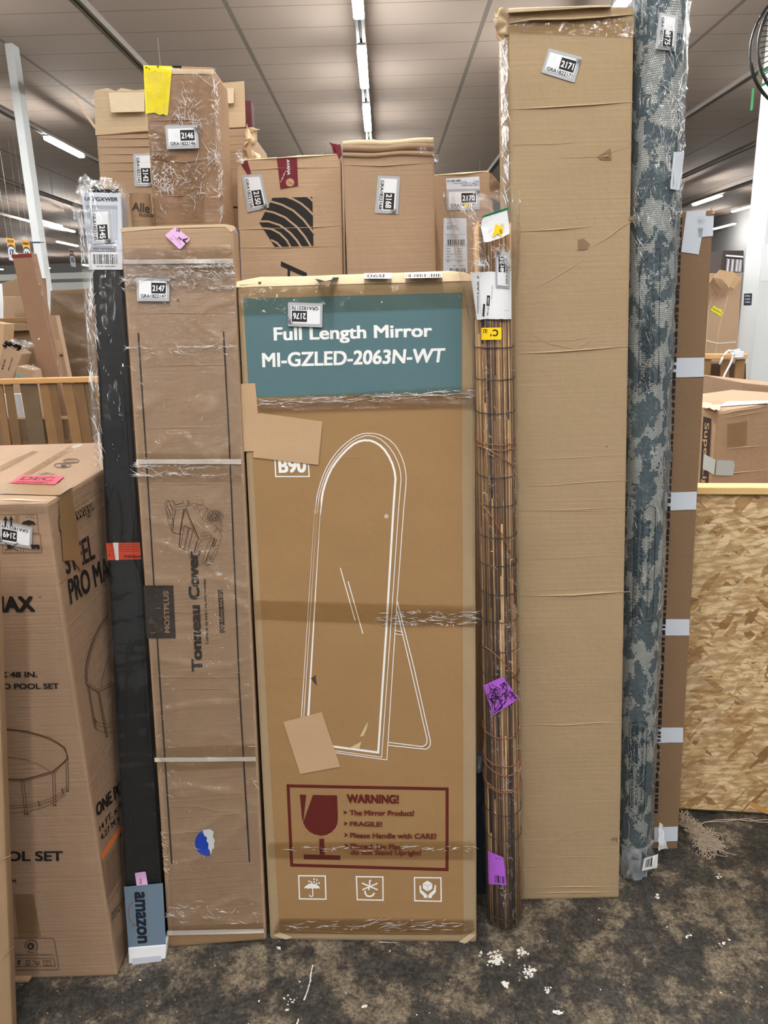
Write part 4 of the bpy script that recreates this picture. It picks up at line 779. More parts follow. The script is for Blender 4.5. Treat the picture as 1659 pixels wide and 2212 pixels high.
for y, s_ in ((1152, 'PO #'), (1192, 'SO #'), (1230, 'LOT/LIST #'), (1270, 'ITEM'), (1330, 'DESC')):
    p.text(s_, e5(160, y+9, 160+12*len(s_), y+9, 160+12*len(s_), y-9, 160, y-9), INK_SOFT); p.text('004310', e5(310, y+9, 380, y+9, 380, y-9, 310, y-9), INK_SOFT)
p.text('002 9 0002', e5(250, 1402, 400, 1402, 400, 1385, 250, 1385), INK_SOFT); p.bars(e5(205, 1480, 440, 1480, 440, 1428, 205, 1428), INK, 24, 7); p.build('shipping_label', T, 'long white shipping label')
sticker(F, e5(160, 612, 628, 600, 628, 308, 158, 318), '2170', T, .003)
p = b70.pr(.0012); p.ridge(e5(-20, 120, 400, 95, 760, 58), 5, .006, KRAFT_PALE); p.ridge(e5(0, 180, 150, 172), 3, .003, KRAFT); p.build('pale_top_edge', T)  # paler ridge along the top edge, plain one below
pl = [F.P(*e5(770, 70)[0], .002), F.P(*e5(960, 290)[0], .01), F.P(*e5(900, 500)[0], .004), F.P(*e5(770, 440)[0], .002)]
crumple(pl, T, 'bent_flap', KRAFT_DARK, 6, .004, 10); crumple([F.P(*e5(640, 470)[0], .03), F.P(*e5(980, 480)[0], .03), F.P(*e5(880, 350)[0], .03), F.P(*e5(700, 340)[0], .03)], T, 'film_tuft', SLEEVE_CLEAR, 2, .012, 14)

bp_ = Carton('blue_package', 'dark blue upright package, a thin strip showing beside the logo carton', 'package', [(499, 640), (520, 640), (514, 494), (494, 492)], plain('navy_blue', (26, 52, 112), .4), Y=1.94, depth=.025, to_floor=True)
# ================================================================== DARK BOX IN THE GAP
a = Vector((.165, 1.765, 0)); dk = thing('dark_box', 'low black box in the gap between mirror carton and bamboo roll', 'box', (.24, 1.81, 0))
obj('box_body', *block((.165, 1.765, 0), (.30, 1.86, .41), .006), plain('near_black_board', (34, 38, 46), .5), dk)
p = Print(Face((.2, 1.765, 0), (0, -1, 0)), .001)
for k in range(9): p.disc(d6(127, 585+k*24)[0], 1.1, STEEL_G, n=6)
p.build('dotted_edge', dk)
crumple([at_y(1030, 1690, 1.762), at_y(1040, 1650, 1.762), at_y(1044, 1632, 1.762), at_y(1030, 1630, 1.762)], dk, 'film_flap', CRUMPLE, 4, .006, 10)
crumple([at_y(1030, 1738, 1.762), at_y(1038, 1730, 1.762), at_y(1037, 1690, 1.762), at_y(1030, 1690, 1.762)], dk, 'film_flap', SLEEVE_CLEAR, 5, .006, 10)
# ================================================================== TALL PLAIN CARTON
tall = Carton('tall_carton', 'tallest plain brown carton, reaching the top of the view, with horizontal creases', 'carton', [(1116, 1945), (1338, 1940), (1371, 12), (1098, 17)], KRAFT_TALL, lean=math.radians(.6), depth=.15, bev=.007)
F, T = tall.f, tall.t
p = tall.pr(.0008)
for q, wd, h in ((c3(120, 655, 350, 640, 600, 625, 858, 608), 6, .006), (c3(130, 866, 400, 858, 520, 850), 3, .002), (c3(420, 945, 640, 935, 858, 868), 3, .002), (c3(150, 1385, 400, 1370, 620, 1352), 5, .005), (c3(600, 1480, 700, 1420, 800, 1345, 858, 1318), 4, .003), (c6(295, 600, 600, 590, 760, 560), 3, .002), (c6(300, 665, 500, 655, 700, 640, 918, 622), 6, .006), (c6(330, 1075, 600, 1070), 3, .002), (c6(640, 890, 915, 878), 3, .002), (c6(320, 1245, 600, 1230, 880, 1215), 3, .002), (c6(305, 1385, 500, 1378, 720, 1360, 905, 1352), 3.5, .003), (c6(305, 1518, 600, 1512, 910, 1500), 4, .004),
               (d5(310, 10, 600, 8, 900, 5), 4, .003), (d5(320, 275, 600, 262, 905, 242), 3, .002), (d5(318, 472, 600, 468, 760, 455, 912, 448), 7, .008), (d5(320, 690, 500, 688), 2.5, .002), (d5(330, 1170, 550, 1175, 750, 1160, 880, 1158), 4, .004), (d5(340, 1290, 500, 1295), 2.5, .002), (d5(670, 705, 740, 740, 820, 800), 3, .002), (d6(400, 625, 500, 545, 620, 475), 3, .002), (d6(345, 625, 600, 632, 850, 630), 3, .002), (d6(350, 800, 600, 795, 845, 795), 5, .006), (d6(350, 830, 600, 825, 848, 822), 5, .006),
               (c6(370, 560, 470, 610, 620, 640, 690, 590, 730, 560), 3, .002), (c6(380, 320, 480, 260, 600, 190, 700, 120), 3, .002)):
    p = tall.pr(.0008); p.ridge(q, wd*.8, h*.5, KRAFT_TALL); p.build('crease', T)
p = tall.pr(.0008); p.ridge(c3(105, 140, 250, 115, 480, 112, 660, 100, 860, 85), 7, .010, KRAFT_TALL); p.build('crease', T)
p = tall.pr(.0014)
p = tall.pr(.0014); p.poly(c3(640, 935, 720, 885, 725, 955, 660, 955), KRAFT_BROWN); p.ridge(c3(642, 938, 700, 932, 722, 945), 3, .004, KRAFT_PALE); p.ridge(c3(690, 905, 722, 905), 3, .004, KRAFT_PALE); p.build('torn_spot', T)
p = tall.pr(.0014); p.poly(c3(522, 1432, 560, 1425, 598, 1460, 575, 1490, 524, 1495), KRAFT_BROWN); p.ridge(c3(528, 1450, 590, 1450), 3, .004, KRAFT_PALE); p.ridge(c3(528, 1470, 585, 1472), 3, .004, KRAFT_PALE); p.build('torn_spot', T)
p = tall.pr(.0014); p.line(d6(806, 545, 815, 528, 822, 548), 1.1, INK_LINE); p.line(d6(820, 545, 830, 528, 838, 530, 836, 555), 1.1, INK_LINE); p.build('staple', T)
p = tall.pr(.0014); p.disc(c6(783, 1170)[0], 1.4, DARK, n=8); p.build('pin_hole', T); p = tall.pr(.0014); p.poly(c3(828, 1300, 858, 1285, 858, 1312, 835, 1318), KRAFT_BROWN); p.build('torn_spot', T, 'small torn staple holes')
p = tall.pr(.0012); p.poly(c3(105, 195, 480, 210, 860, 225, 860, 110, 480, 118, 110, 150), TAPE); p.build('clear_tape', T)
sticker(F, c3(305, 432, 502, 494, 548, 342, 350, 288), '2171', T, .002)
V, Fc = hexa([F.P(*z, .012) for z in c3(105, 78, 720, 40, 720, 30, 105, 48)]+[F.P(*z, -.03) for z in c3(105, 78, 720, 40, 720, 30, 105, 48)], .003)
obj('rolled_top_flap', V, Fc, KRAFT_PALE, T)
crumple([F.P(*z, .006) for z in c3(100, 145, 240, 190, 230, 110, 108, 100)], T, 'tape_wrinkle', SLEEVE_CLEAR, 8, .006, 14)
crumple([F.P(*z, .004) for z in c3(720, 45, 840, 40, 860, 5, 735, -5)], T, 'film_tuft', CRUMPLE, 2, .008, 14)
crumple([F.P(*z, .004) for z in c3(812, 195, 850, 205, 862, 115, 822, 118)], T, 'film_tuft', CRUMPLE, 14, .006, 10)
crumple([F.P(*z, -.01) for z in c3(25, 200, 100, 240, 105, 75, 35, 70)], T, 'crushed_corner', KRAFT_PALE, 3, .012, 14)
FL = tall.left
streaks(FL, [(1089, 440), (1099, 440), (1096, 80), (1080, 90)], 60, T, 88, .25, (10, 60), (.0005, .0015), seed=23, base=.006)
wrap_sheet(FL, [(1088, 470), (1101, 470), (1096, 60), (1078, 70)], 8, 120, T, 'plastic_wrap', WRAP, .002, .008, (30, 10), 5, power=5)
# ================================================================== BAMBOO ROLL
ba = Vector((.291, 1.675, 0)); bt = at_y(1062, 470, 1.735)
bam = Tube(ba, Vector((bt.x, 1.735, bt.z)), .0475, .043)
t = thing('bamboo_blind', 'rolled bamboo blind in a clear bag, tied with brown cord, standing before the tall carton', 'rolled blind', ba)
rnd = random.Random(11); cols = [plain('bamboo_%s' % n, c, .45, mottled=.3, scale=25) for n, c in (('gold', (176, 140, 96)), ('tan', (150, 114, 78)), ('brown', (114, 82, 60)), ('dark', (74, 56, 47)), ('pale', (198, 164, 120)))]
ax = bam.ax; u0 = ax.cross(Vector((0, 1, 0))).normalized(); w0_ = ax.cross(u0)
V, Fc, M = [], [], []
for ring_, nst in ((0, 60), (1, 48), (2, 28), (3, 12)):
    for k in range(nst):
        th = 2*math.pi*(k+rnd.uniform(-.2, .2))/nst; rr0 = 1-.13*ring_-.05-rnd.uniform(0, .05)
        cuts = [0.004+rnd.uniform(0, .01)]
        while cuts[-1] < .97: cuts.append(min(.985+rnd.uniform(0, .012), cuts[-1]+(rnd.uniform(.08, .5) if ring_ < 1 else 1)))
        for a_, b_ in zip(cuts, cuts[1:]):
            P_ = [bam.a+ax*bam.L*tt + (u0*math.cos(th+dt)+w0_*math.sin(th+dt))*bam.r(tt)*rr0 for tt, dt in ((a_, 0), ((a_+b_)/2, rnd.uniform(-.015, .015)), (b_-.001, rnd.uniform(-.01, .01)))]
            v, f = pipe(P_, bam.ra*rnd.uniform(.042, .054), 6); kk = len(V); V += v; Fc += [[i+kk for i in q] for q in f]; c_ = rnd.choices(range(5), (4, 4, 3.4, 2.4, 3))[0]; M += [c_]*len(f)
obj('bamboo_slats', V, Fc, cols, t, M, smooth=True)
obj('dark_core', *pipe([bam.a+ax*.01, bam.a+ax*(bam.L-.02)], .034, 16), plain('dark_bamboo_core', (62, 42, 32), .8), t)
def hoop(tt, r_, thick, mat, name, tilt=0.0, span=(0, 360), n=36, wob=.0, rise=0.0):
    pts = []
    for i in range(n+1):
        a_ = math.radians(span[0]+(span[1]-span[0])*i/n); hh = bam.L*tt + tilt*math.cos(a_+1.2) + rnd.uniform(-wob, wob) + rise*i/n
        pts.append(bam.a+ax*hh+(u0*math.cos(a_)+w0_*math.sin(a_))*(bam.r(tt)*r_))
    return obj(name, *pipe(pts, thick, 6), mat, t, smooth=True)
THR = plain('dark_thread', (58, 46, 44), .7); CORD = plain('brown_cord', (142, 92, 62), .5)
def tt_of(y): return (bam.P(1090 if y > 1200 else 1070, y)-bam.a).dot(ax)/bam.L
for y in (748, 818, 891, 1030, 1092, 1160, 1220, 1283, 1342, 1406, 1463, 1760, 1815, 1985): hoop(tt_of(y), 1.02, .0011, THR, 'binding_thread', .004, wob=.001)
for y, tl in ((955, .008), (963, .012), (1587, .01), (1648, .012), (1660, .02), (1698, .014), (1704, .012)): hoop(tt_of(y), 1.04, .0016, CORD, 'tie_cord', tl, wob=.0015)
for y0_, y1_b in ((963, 1010), (1085, 1220), (1395, 1475)):
    q = [(1030+(1112-1030)*u + (y0_-960)*.025, y0_+(y1_b-y0_)*u**1.4) for u in [i/12 for i in range(13)]]
    obj('hanging_cord', *pipe([bam.P(x, y, .004) for x, y in q], .0015, 6), CORD, t, smooth=True)
# clear bag
V = []; nb, mb_ = 44, 120
for j in range(mb_+1):
    tt = -.004+1.03*j/mb_; fl = max(0, (tt-.86)/.17)**1.1
    for i in range(nb):
        a_ = 2*math.pi*i/nb; d_ = u0*math.cos(a_)+w0_*math.sin(a_); base_ = bam.a+ax*bam.L*tt
        rr = bam.r(min(tt, 1))*1.07 + .003*max(0, noise.noise(Vector((d_.x*3, d_.y*3, tt*14))))+.004*max(0, 1-abs(noise.noise(Vector((d_.x*4, d_.y*4, tt*9+4))))*3)**3+.008*fl*noise.noise(Vector((d_.x*6, d_.y*6, tt*25)))
        p_ = base_ + d_*rr
        s_ = (p_-base_).dot(cR); p_ += cR*(s_*fl*.75 - .022*fl) + cF*(-(p_-base_).dot(Vector((cF.x, cF.y, 0)))*fl*.35)
        if tt > .97: p_ += ax*.03*noise.noise(Vector((d_.x*4, d_.y*4, 2)))
        if tt < .01: p_ = base_ + d_*rr*.92
        V.append(p_)
Fc = [[j*nb+i, j*nb+(i+1) % nb, (j+1)*nb+(i+1) % nb, (j+1)*nb+i] for j in range(mb_) for i in range(nb)]
obj('clear_bag', V, Fc, SLEEVE_CLEAR, t, smooth=True)
bs = Tube(bam.a, bam.b, bam.ra*1.1, bam.rb*1.12); streaks(bs, [(1075, 1990), (1130, 1990), (1108, 720), (1034, 720)], 320, t, 80, .7, (4, 26), (.0003, .0008), seed=21, base=.003, clusters=18)
streaks(bs, [(1030, 585), (1100, 585), (1100, 450), (1000, 450)], 170, t, 60, .8, (6, 40), (.0004, .001), seed=22, base=.012, clusters=6)
bo = Tube(bam.a, bam.b, bam.ra*1.16, bam.rb*1.16)
p = Print(bo, .001); p.quad([(1030, 690), (1105, 689), (1104, 586), (1016, 588)], PAPER, 10, 2, 1.0)
p.quad(e5(720, 1955, 765, 1958, 772, 1812, 728, 1808), INK); p.text('LO01', e5(752, 1935, 758, 1840, 738, 1838, 734, 1932), PAPER, .02); p.quad(e5(662, 2105, 690, 2108, 702, 1930, 675, 1928), INK); p.text('X000 1 LORR', e5(745, 2095, 755, 1965, 738, 1965, 722, 2095), INK_SOFT, .02)
p.text('GRA-174-PKG-0086-1', e5(796, 1860, 812, 1665, 800, 1665, 784, 1860), INK_SOFT); p.text('LAX 7', e5(612, 1790, 618, 1530, 592, 1530, 590, 1790), INK, .03); p.line(e5(600, 1810, 598, 2060), 1.2, INK); p.line(e5(975, 2020, 1035, 2025), .6, GREYT)
p.build('paper_label', t, 'crinkled white paper label with black print')
sticker(bo, [(1101, 624), (1103, 546), (1070, 545), (1071, 621)], '2174', t, .004)
bo2 = Tube(bam.a, bam.b, bam.ra*1.3, bam.rb*1.62)
p = Print(bo2, .004); p.poly(e5(640, 850, 665, 740, 680, 715, 1010, 615, 1045, 880, 1040, 940, 930, 1000, 740, 1060, 690, 1060), PAPER); p.quad(e5(660, 730, 1035, 600, 1030, 572, 670, 690), plain('green_strip', (20, 110, 70), .4)); p.poly(e5(800, 1000, 850, 805, 965, 850, 930, 1000, 890, 935), YELLOW); p.text('E3', e5(915, 940, 940, 935, 930, 880, 905, 885), INK, .03)
for k in range(3): p.line(e5(745, 890+k*16, 810, 878+k*16), .7, GREYT); p.line(e5(915+k*18, 800, 940+k*16, 840), .7, GREYT)
p.build('folded_paper', t, 'folded white paper with a green edge and yellow sticker inside the bag')
p = Print(bo2, .002); p.disc(e5(440, 538)[0], 4, YELLOW); p.build('yellow_spot', t)
p = Print(bo, .002); p.quad(c6(100, 590, 210, 588, 210, 522, 100, 524), YELLOW, 6, 1); q = c6(162, 570, 192, 570, 192, 533, 162, 533); p.text('C', [q[2], q[3], q[0], q[1]], INK, .03); q = c6(148, 572, 158, 572, 158, 556, 148, 556); p.text('4', [q[2], q[3], q[0], q[1]], INK, .02); p.quad(c6(110, 550, 132, 550, 132, 532, 110, 532), INK); q = c6(112, 548, 130, 548, 130, 534, 112, 534); p.text('19', [q[2], q[3], q[0], q[1]], YELLOW, .03); p.build('yellow_sticker', t)
p = Print(bo, .003); q = d5(165, 1122, 302, 1032, 218, 910, 110, 958); p.quad(q, PURPLE, 6, 4)
rn2 = random.Random(4)
for k in range(30):
    x, y = rn2.uniform(.1, .9), rn2.uniform(.12, .88); p.line([bil(q, min(.95, max(.05, x+rn2.uniform(-.22, .22))), min(.95, max(.05, y+rn2.uniform(-.2, .2)))) for _ in range(4)], 1.6, INK)
p.build('purple_sticker', t, 'purple sticker scribbled over with black pen')
p = Print(bo, .003); q = d6(140, 780, 238, 785, 220, 635, 136, 598); p.quad(q, PURPLE, 6, 4); p.bars([bil(q, *z) for z in ((.35, .05), (.95, .05), (.95, .3), (.35, .3))], INK, 10, 3); p.line([bil(q, .45, .85), bil(q, .85, .9)], 1.2, INK); p.build('purple_sticker', t, 'purple sticker with a small barcode')
# ================================================================== RUG ROLL
ra_ = Vector((.695, 1.845, 0)); rb_ = at_y(1426, -60, 1.80)
rug = Tube(ra_+Vector((0, 0, .0)), rb_, .047, .0525)
t = thing('rolled_rug', 'rolled teal and cream woven rug in a clear sleeve, standing beside the tallest carton', 'rug', ra_)
rmat, nt, N, L, b = newmat('woven_rug'); uv = N.new('ShaderNodeUVMap'); 
sn = N.new('ShaderNodeVectorMath'); sn.operation = 'SNAP'; L.new(uv.outputs[0], sn.inputs[0]); sn.inputs[1].default_value = (.0045, .0055, 1)
mp = N.new('ShaderNodeMapping'); mp.inputs['Scale'].default_value = (24, 13, 1); L.new(sn.outputs[0], mp.inputs[0])
nz = N.new('ShaderNodeTexNoise'); nz.inputs['Scale'].default_value = 1; nz.inputs['Detail'].default_value = 5; nz.inputs['Distortion'].default_value = .5; L.new(mp.outputs[0], nz.inputs['Vector'])
nz2 = N.new('ShaderNodeTexNoise'); nz2.inputs['Scale'].default_value = 160; L.new(sn.outputs[0], nz2.inputs['Vector'])
ck = N.new('ShaderNodeTexChecker'); ck.inputs['Scale'].default_value = 230; L.new(uv.outputs[0], ck.inputs[0])
ck2 = N.new('ShaderNodeTexBrick'); ck2.inputs['Scale'].default_value = 60; ck2.inputs['Color1'].default_value = lin((222, 217, 204)); ck2.inputs['Color2'].default_value = lin((204, 199, 187)); ck2.inputs['Mortar'].default_value = lin((74, 88, 90)); ck2.inputs['Mortar Size'].default_value = .035; ck2.inputs['Brick Width'].default_value = .22; ck2.inputs['Row Height'].default_value = .28; L.new(uv.outputs[0], ck2.inputs[0])
teal = ramp(nt, nz2.outputs['Fac'], [(.3, (30, 50, 56)), (.7, (66, 92, 98))])
msk = ramp(nt, math_n(nt, 'ADD', nz.outputs['Fac'], math_n(nt, 'MULTIPLY', math_n(nt, 'SUBTRACT', nz2.outputs['Fac'], .5), .22)), [(.495, (0, 0, 0)), (.52, (255, 255, 255))])
L.new(mixrgb(nt, msk, teal, ck2.outputs[0]), b.inputs['Base Color']); b.inputs['Roughness'].default_value = .9
bpn = N.new('ShaderNodeBump'); bpn.inputs['Distance'].default_value = .002; bpn.inputs['Strength'].default_value = .5; L.new(ck.outputs[1], bpn.inputs['Height']); L.new(bpn.outputs[0], b.inputs['Normal'])
def round_mesh(tb, nb, mb, rfun, t0=0.0, t1=1.0, cap=True):
    ax = tb.ax; u = ax.cross(Vector((0, 1, 0))).normalized(); w_ = ax.cross(u); V = []
    for j in range(mb+1):
        tt = t0+(t1-t0)*j/mb
        for i in range(nb): a_ = 2*math.pi*i/nb; V.append(tb.a+ax*tb.L*tt+(u*math.cos(a_)+w_*math.sin(a_))*rfun(tt, a_))
    Fc = [[j*nb+i, j*nb+(i+1) % nb, (j+1)*nb+(i+1) % nb, (j+1)*nb+i] for j in range(mb) for i in range(nb)]
    if cap: Fc += [list(range(nb))[::-1], [mb*nb+i for i in range(nb)]]
    return V, Fc
V, Fc = round_mesh(rug, 48, 60, lambda tt, a_: rug.r(tt)*(1+.02*noise.noise(Vector((tt*9, math.cos(a_), math.sin(a_))))), .035, .985)
ro = obj('rug_body', V, Fc, rmat, t, smooth=True); uvl = ro.data.uv_layers.new(name='UVMap')
for po in ro.data.polygons:
    for li in po.loop_indices:
        vi = ro.data.loops[li].vertex_index; j, i = divmod(vi, 48); uvl.data[li].uv = ((i if not (i == 0 and any(ro.data.loops[q].vertex_index % 48 == 47 for q in po.loop_indices)) else 48)/48*.33, j/60*rug.L)
def sleeve_r(tt, a_):
    c_, s_ = math.cos(a_), math.sin(a_)
    r_ = rug.r(min(1, tt))*1.07+.006*max(0, 1-abs(noise.noise(Vector((c_*2.5, s_*2.5, tt*5))))*2.6)**4+.006*max(0, 1-abs(noise.noise(Vector((c_*5+9, s_*5, tt*22))))*2.6)**5
    if tt < .03: r_ *= .78+.2*tt/.03+.06*noise.noise(Vector((c_*4, s_*4, tt*60)))
    return r_
V, Fc = round_mesh(rug, 64, 260, sleeve_r, -.002, 1.0, True)
obj('clear_sleeve', V, Fc, film('rug_sleeve_film', (244, 247, 249), .05, .14, .9, 34, haze=.07, hazecol=(206, 216, 224)), t, smooth=True)  # grey-white haze colour stands in for the sleeve's sheen
V, Fc = round_mesh(rug, 40, 24, lambda tt, a_: rug.r(0)*(.80+.30*min(1, tt/.05)*.9+.26*noise.noise(Vector((math.cos(a_)*4, math.sin(a_)*4, tt*60)))), .0,   .052, True)
obj('sleeve_end', V, Fc, WHITE_FILM, t)
ro2 = Tube(rug.a, rug.b, rug.ra*1.14, rug.rb*1.14)
BLK = plain('sleeve_print', (20, 24, 28), .5)
for ol, tx in ((c6(963, 187, 1058, 93, 1074, 93, 1066, 500, 1064, 825, 1040, 828, 956, 888, 958, 520, 963, 187), ((c6(990, 870, 1000, 520, 975, 520, 968, 880), 'WARNING KEEP AWAY FROM CHILDREN'), (c6(1012, 850, 1020, 420, 1000, 420, 990, 860), 'DO NOT REMOVE RUG FROM PACKAGING'), (c6(1040, 815, 1046, 250, 1030, 250, 1024, 822), 'PLASTIC BAGS CAN BE DANGEROUS TO AVOID SUFFOCATION'))),
               (c6(935, 1532, 980, 1515, 1018, 1492, 1047, 1505)+d5(1043, 300, 1030, 610, 1000, 605, 920, 628, 928, 300)+c6(935, 1532), ((d5(940, 610, 960, 20, 944, 20, 922, 615), 'POLYBAG DO NOT REMOVE RUG FROM PACKAGING UNTIL'), (d5(965, 605, 985, 20, 972, 20, 950, 606), 'INCLUDING RUG RETURNS IN PACKAGE TO'), (d5(1005, 590, 1020, 60, 1008, 60, 992, 596), 'AVOID DANGER OF SUFFOCATION KEEP THIS BAG AWAY'))),
               (d5(905, 1166, 975, 1155, 1003, 1172, 995, 1400)+d6(985, 375, 970, 440, 905, 372, 905, 20)+d5(905, 1166), ((d6(928, 365, 930, -80, 912, -80, 912, 365), 'REMOVE RUG FROM PACKAGING'), (d6(950, 350, 952, -80, 938, -80, 936, 355), 'INCLUDING TIPS ON CARE'), (d6(975, 380, 985, -70, 972, -70, 962, 385), 'KEEP AWAY FROM BABIES AND CHILDREN')))):
    p = Print(ro2, .002); p.line(ol, 1.3, BLK)
    for q, s_ in tx: p.text(s_, q, BLK, .005)
    p.build('sleeve_print', t, 'black warning print on the clear sleeve')
streaks(ro2, [(1355, 1850), (1418, 1850), (1476, 30), (1376, 30)], 260, t, 88, .35, (6, 50), (.0003, .0009), seed=24, base=.003, clusters=22); streaks(ro2, [(1440, 520), (1472, 520), (1478, 40), (1440, 40)], 90, t, 85, .5, (8, 60), (.0004, .0011), seed=25, base=.003, clusters=8)
sticker(ro2, c3(1010, 72, 985, 290, 1108, 308, 1122, 95), '2175', t, .003)
p = Print(ro2, .003); p.quad(c3(1075, 1128, 1130, 1136, 1160, 905, 1095, 908), PAPER_BLUE, 4, 1); p.build('paper_label', t)
p = Print(ro2, .003); p.quad(d6(973, 708, 1056, 692, 1062, 616, 986, 640), PAPER, 6, 1); p.bars(d6(990, 690, 1050, 678, 1056, 628, 996, 648), INK, 18, 2); p.build('barcode_label', t)
# ================================================================== BROWN CARTON WITH WHITE TAPE
br = Carton('white_taped_carton', 'smooth brown upright carton banded with white tape, just behind the rug', 'carton', [(1335, 1834), (1463, 1834), (1542, 454), (1405, 458)], KRAFT_BROWN, lean=math.radians(.5), depth=.1, bev=.004)
F, T = br.f, br.t
for q in (c3(1140, 1505, 1245, 1520, 1292, 1252, 1172, 1262), c3(1240, 1418, 1330, 1410, 1336, 1286, 1240, 1292)):
    p = br.pr(.002+.001*(q[0][1] > 1000)); p.quad(q, PAPER_BLUE, 2, 4); p.build('white_tape', T)
for q in (c6(1120, 795, 1310, 790, 1313, 685, 1120, 690), c6(1100, 1518, 1268, 1512, 1272, 1415, 1100, 1420), d5(1060, 687, 1230, 687, 1232, 598, 1060, 598), d5(1040, 1271, 1197, 1268, 1198, 1187, 1040, 1188), d6(1040, 552, 1168, 545, 1169, 466, 1040, 472)):
    p = br.pr(.002); p.quad(q, PAPER_BLUE, 6, 3, .2); x0_, y0_ = bil(q, .3, .3); x1_, y1_c = bil(q, 1, .32); p.ridge([(x0_, y0_), (x1_, y1_c)], 1.8, .002, PAPER_BLUE); p.build('white_tape', T)
crumple([F.P(*z, .03) for z in d6(1062, 595, 1112, 592, 1085, 460, 1066, 453)], T, 'loose_tape_end', PAPER, 4, .005, 10)
p = br.pr(.0015); rn3 = random.Random(2); y = 470
while y < 1760:
    hgt = rn3.uniform(5, 15); xx = 1472.5-(y-470)*.0415; p.quad([(xx-6, y+hgt), (xx+1.5, y+hgt), (xx+1.5, y), (xx-6, y)], INK); y += hgt+rn3.uniform(2, 7)
p.build('black_edge_print', T)
p = br.pr(.001); p.ridge(d5(1140, 155, 1255, 153), 2, .001, KRAFT_BROWN); p.ridge(d6(1105, 555, 1168, 548), 2, .002, KRAFT_BROWN); p.build('crease', T)
crumple([F.P(*z, .0) for z in e3(560, 545, 690, 545, 740, 340, 650, 380)], T, 'torn_top_corner', KRAFT_RED, 7, .008, 10)
# ================================================================== OSB CRATE
om, nt, N, L, b = newmat('strand_board'); tc = N.new('ShaderNodeTexCoord')
def strands(rot, scx, scz, seed):
    mp = N.new('ShaderNodeMapping'); mp.inputs['Rotation'].default_value = (0, rot, 0); mp.inputs['Location'].default_value = (seed, 0, seed*1.7); mp.inputs['Scale'].default_value = (1, .01, 1)
    L.new(tc.outputs['Object'], mp.inputs[0]); mp2 = N.new('ShaderNodeMapping'); mp2.inputs['Scale'].default_value = (scx, 1, scz); L.new(mp.outputs[0], mp2.inputs[0])
    nz = N.new('ShaderNodeTexNoise'); nz.inputs['Scale'].default_value = 1.3; nz.inputs['Detail'].default_value = 4; L.new(mp2.outputs[0], nz.inputs['Vector'])
    va = N.new('ShaderNodeVectorMath'); va.operation = 'MULTIPLY_ADD'; L.new(nz.outputs['Color'], va.inputs[0]); va.inputs[1].default_value = (.6, 0, .6); L.new(mp2.outputs[0], va.inputs[2])
    v = N.new('ShaderNodeTexVoronoi'); v.inputs['Scale'].default_value = 1; v.distance = 'MANHATTAN'; L.new(va.outputs[0], v.inputs['Vector'])
    s_ = N.new('ShaderNodeSeparateColor'); L.new(v.outputs['Color'], s_.inputs[0]); return s_.outputs[0], s_.outputs[1], v.outputs['Distance']
A_, A2, AD = strands(.12, 19, 80, 1); B_, B2, BD = strands(-.6, 20, 78, 5); C_, C2, CD = strands(.95, 15, 56, 9)
tri = [(0, (138, 102, 64)), (.06, (172, 137, 92)), (.25, (202, 169, 121)), (.65, (216, 187, 141)), (1, (232, 208, 166))]
ca = ramp(nt, A_, tri); cb = ramp(nt, B_, tri); cc_ = ramp(nt, C_, tri)
m1 = mixrgb(nt, math_n(nt, 'GREATER_THAN', B2, .62), ca, cb); m2 = mixrgb(nt, math_n(nt, 'GREATER_THAN', C2, .74), m1, cc_)
gap = ramp(nt, ns(1, 5) if False else AD, [(.55, (0, 0, 0)), (.95, (255, 255, 255))])
L.new(mixrgb(nt, math_n(nt, 'MULTIPLY', gap, .45), m2, lin((120, 78, 36))), b.inputs['Base Color']); b.inputs['Roughness'].default_value = .6
bpn = N.new('ShaderNodeBump'); bpn.inputs['Distance'].default_value = .003; bpn.inputs['Strength'].default_value = .4; L.new(math_n(nt, 'ADD', A_, B_), bpn.inputs['Height']); L.new(bpn.outputs[0], b.inputs['Normal'])
oa = Vector((.62, 2.135, 0)); od = (Vector((1.197, 2.043, 0))-Vector((.933, 2.10, 0))).normalized(); od = Vector((.985, -.125, 0)).normalized(); on = Vector((od.y, -od.x, 0)); oz = 1.085
t = thing('strand_board_crate', 'large strand board crate with a pale pine top rail', 'crate', oa+od*.5-on*.5)
def ob(x0, x1, z0, z1, d0, d1): return hexa([oa+od*x0-on*d0+Vector((0, 0, z0)), oa+od*x1-on*d0+Vector((0, 0, z0)), oa+od*x1-on*d0+Vector((0, 0, z1)), oa+od*x0-on*d0+Vector((0, 0, z1)), oa+od*x0-on*d1+Vector((0, 0, z0)), oa+od*x1-on*d1+Vector((0, 0, z0)), oa+od*x1-on*d1+Vector((0, 0, z1)), oa+od*x0-on*d1+Vector((0, 0, z1))], .002, 1)
obj('board_panel', *ob(0, 1.5, .02, oz, 0, .012), om, t)
obj('top_rail', *ob(0, 1.5, oz-.0, oz+.022, -.012, .045), PINE, t); obj('inner_floor', *ob(0, 1.5, .62, .65, .05, 1.2), KRAFT_DARK, t); obj('base_rail', *ob(0, 1.5, 0, .05, .02, .09), WOOD2, t)
obj('board_panel', *ob(0, 1.5, .02, oz, 1.25, 1.262), om, t)
FO = Face(oa, on); p = Print(FO, .0015); p.poly(d6(1550, 345, 1570, 332, 1625, 360, 1659, 372, 1659, 400, 1640, 395), plain('loose_strand', (196, 146, 82), .6)); p.build('loose_strand', t)
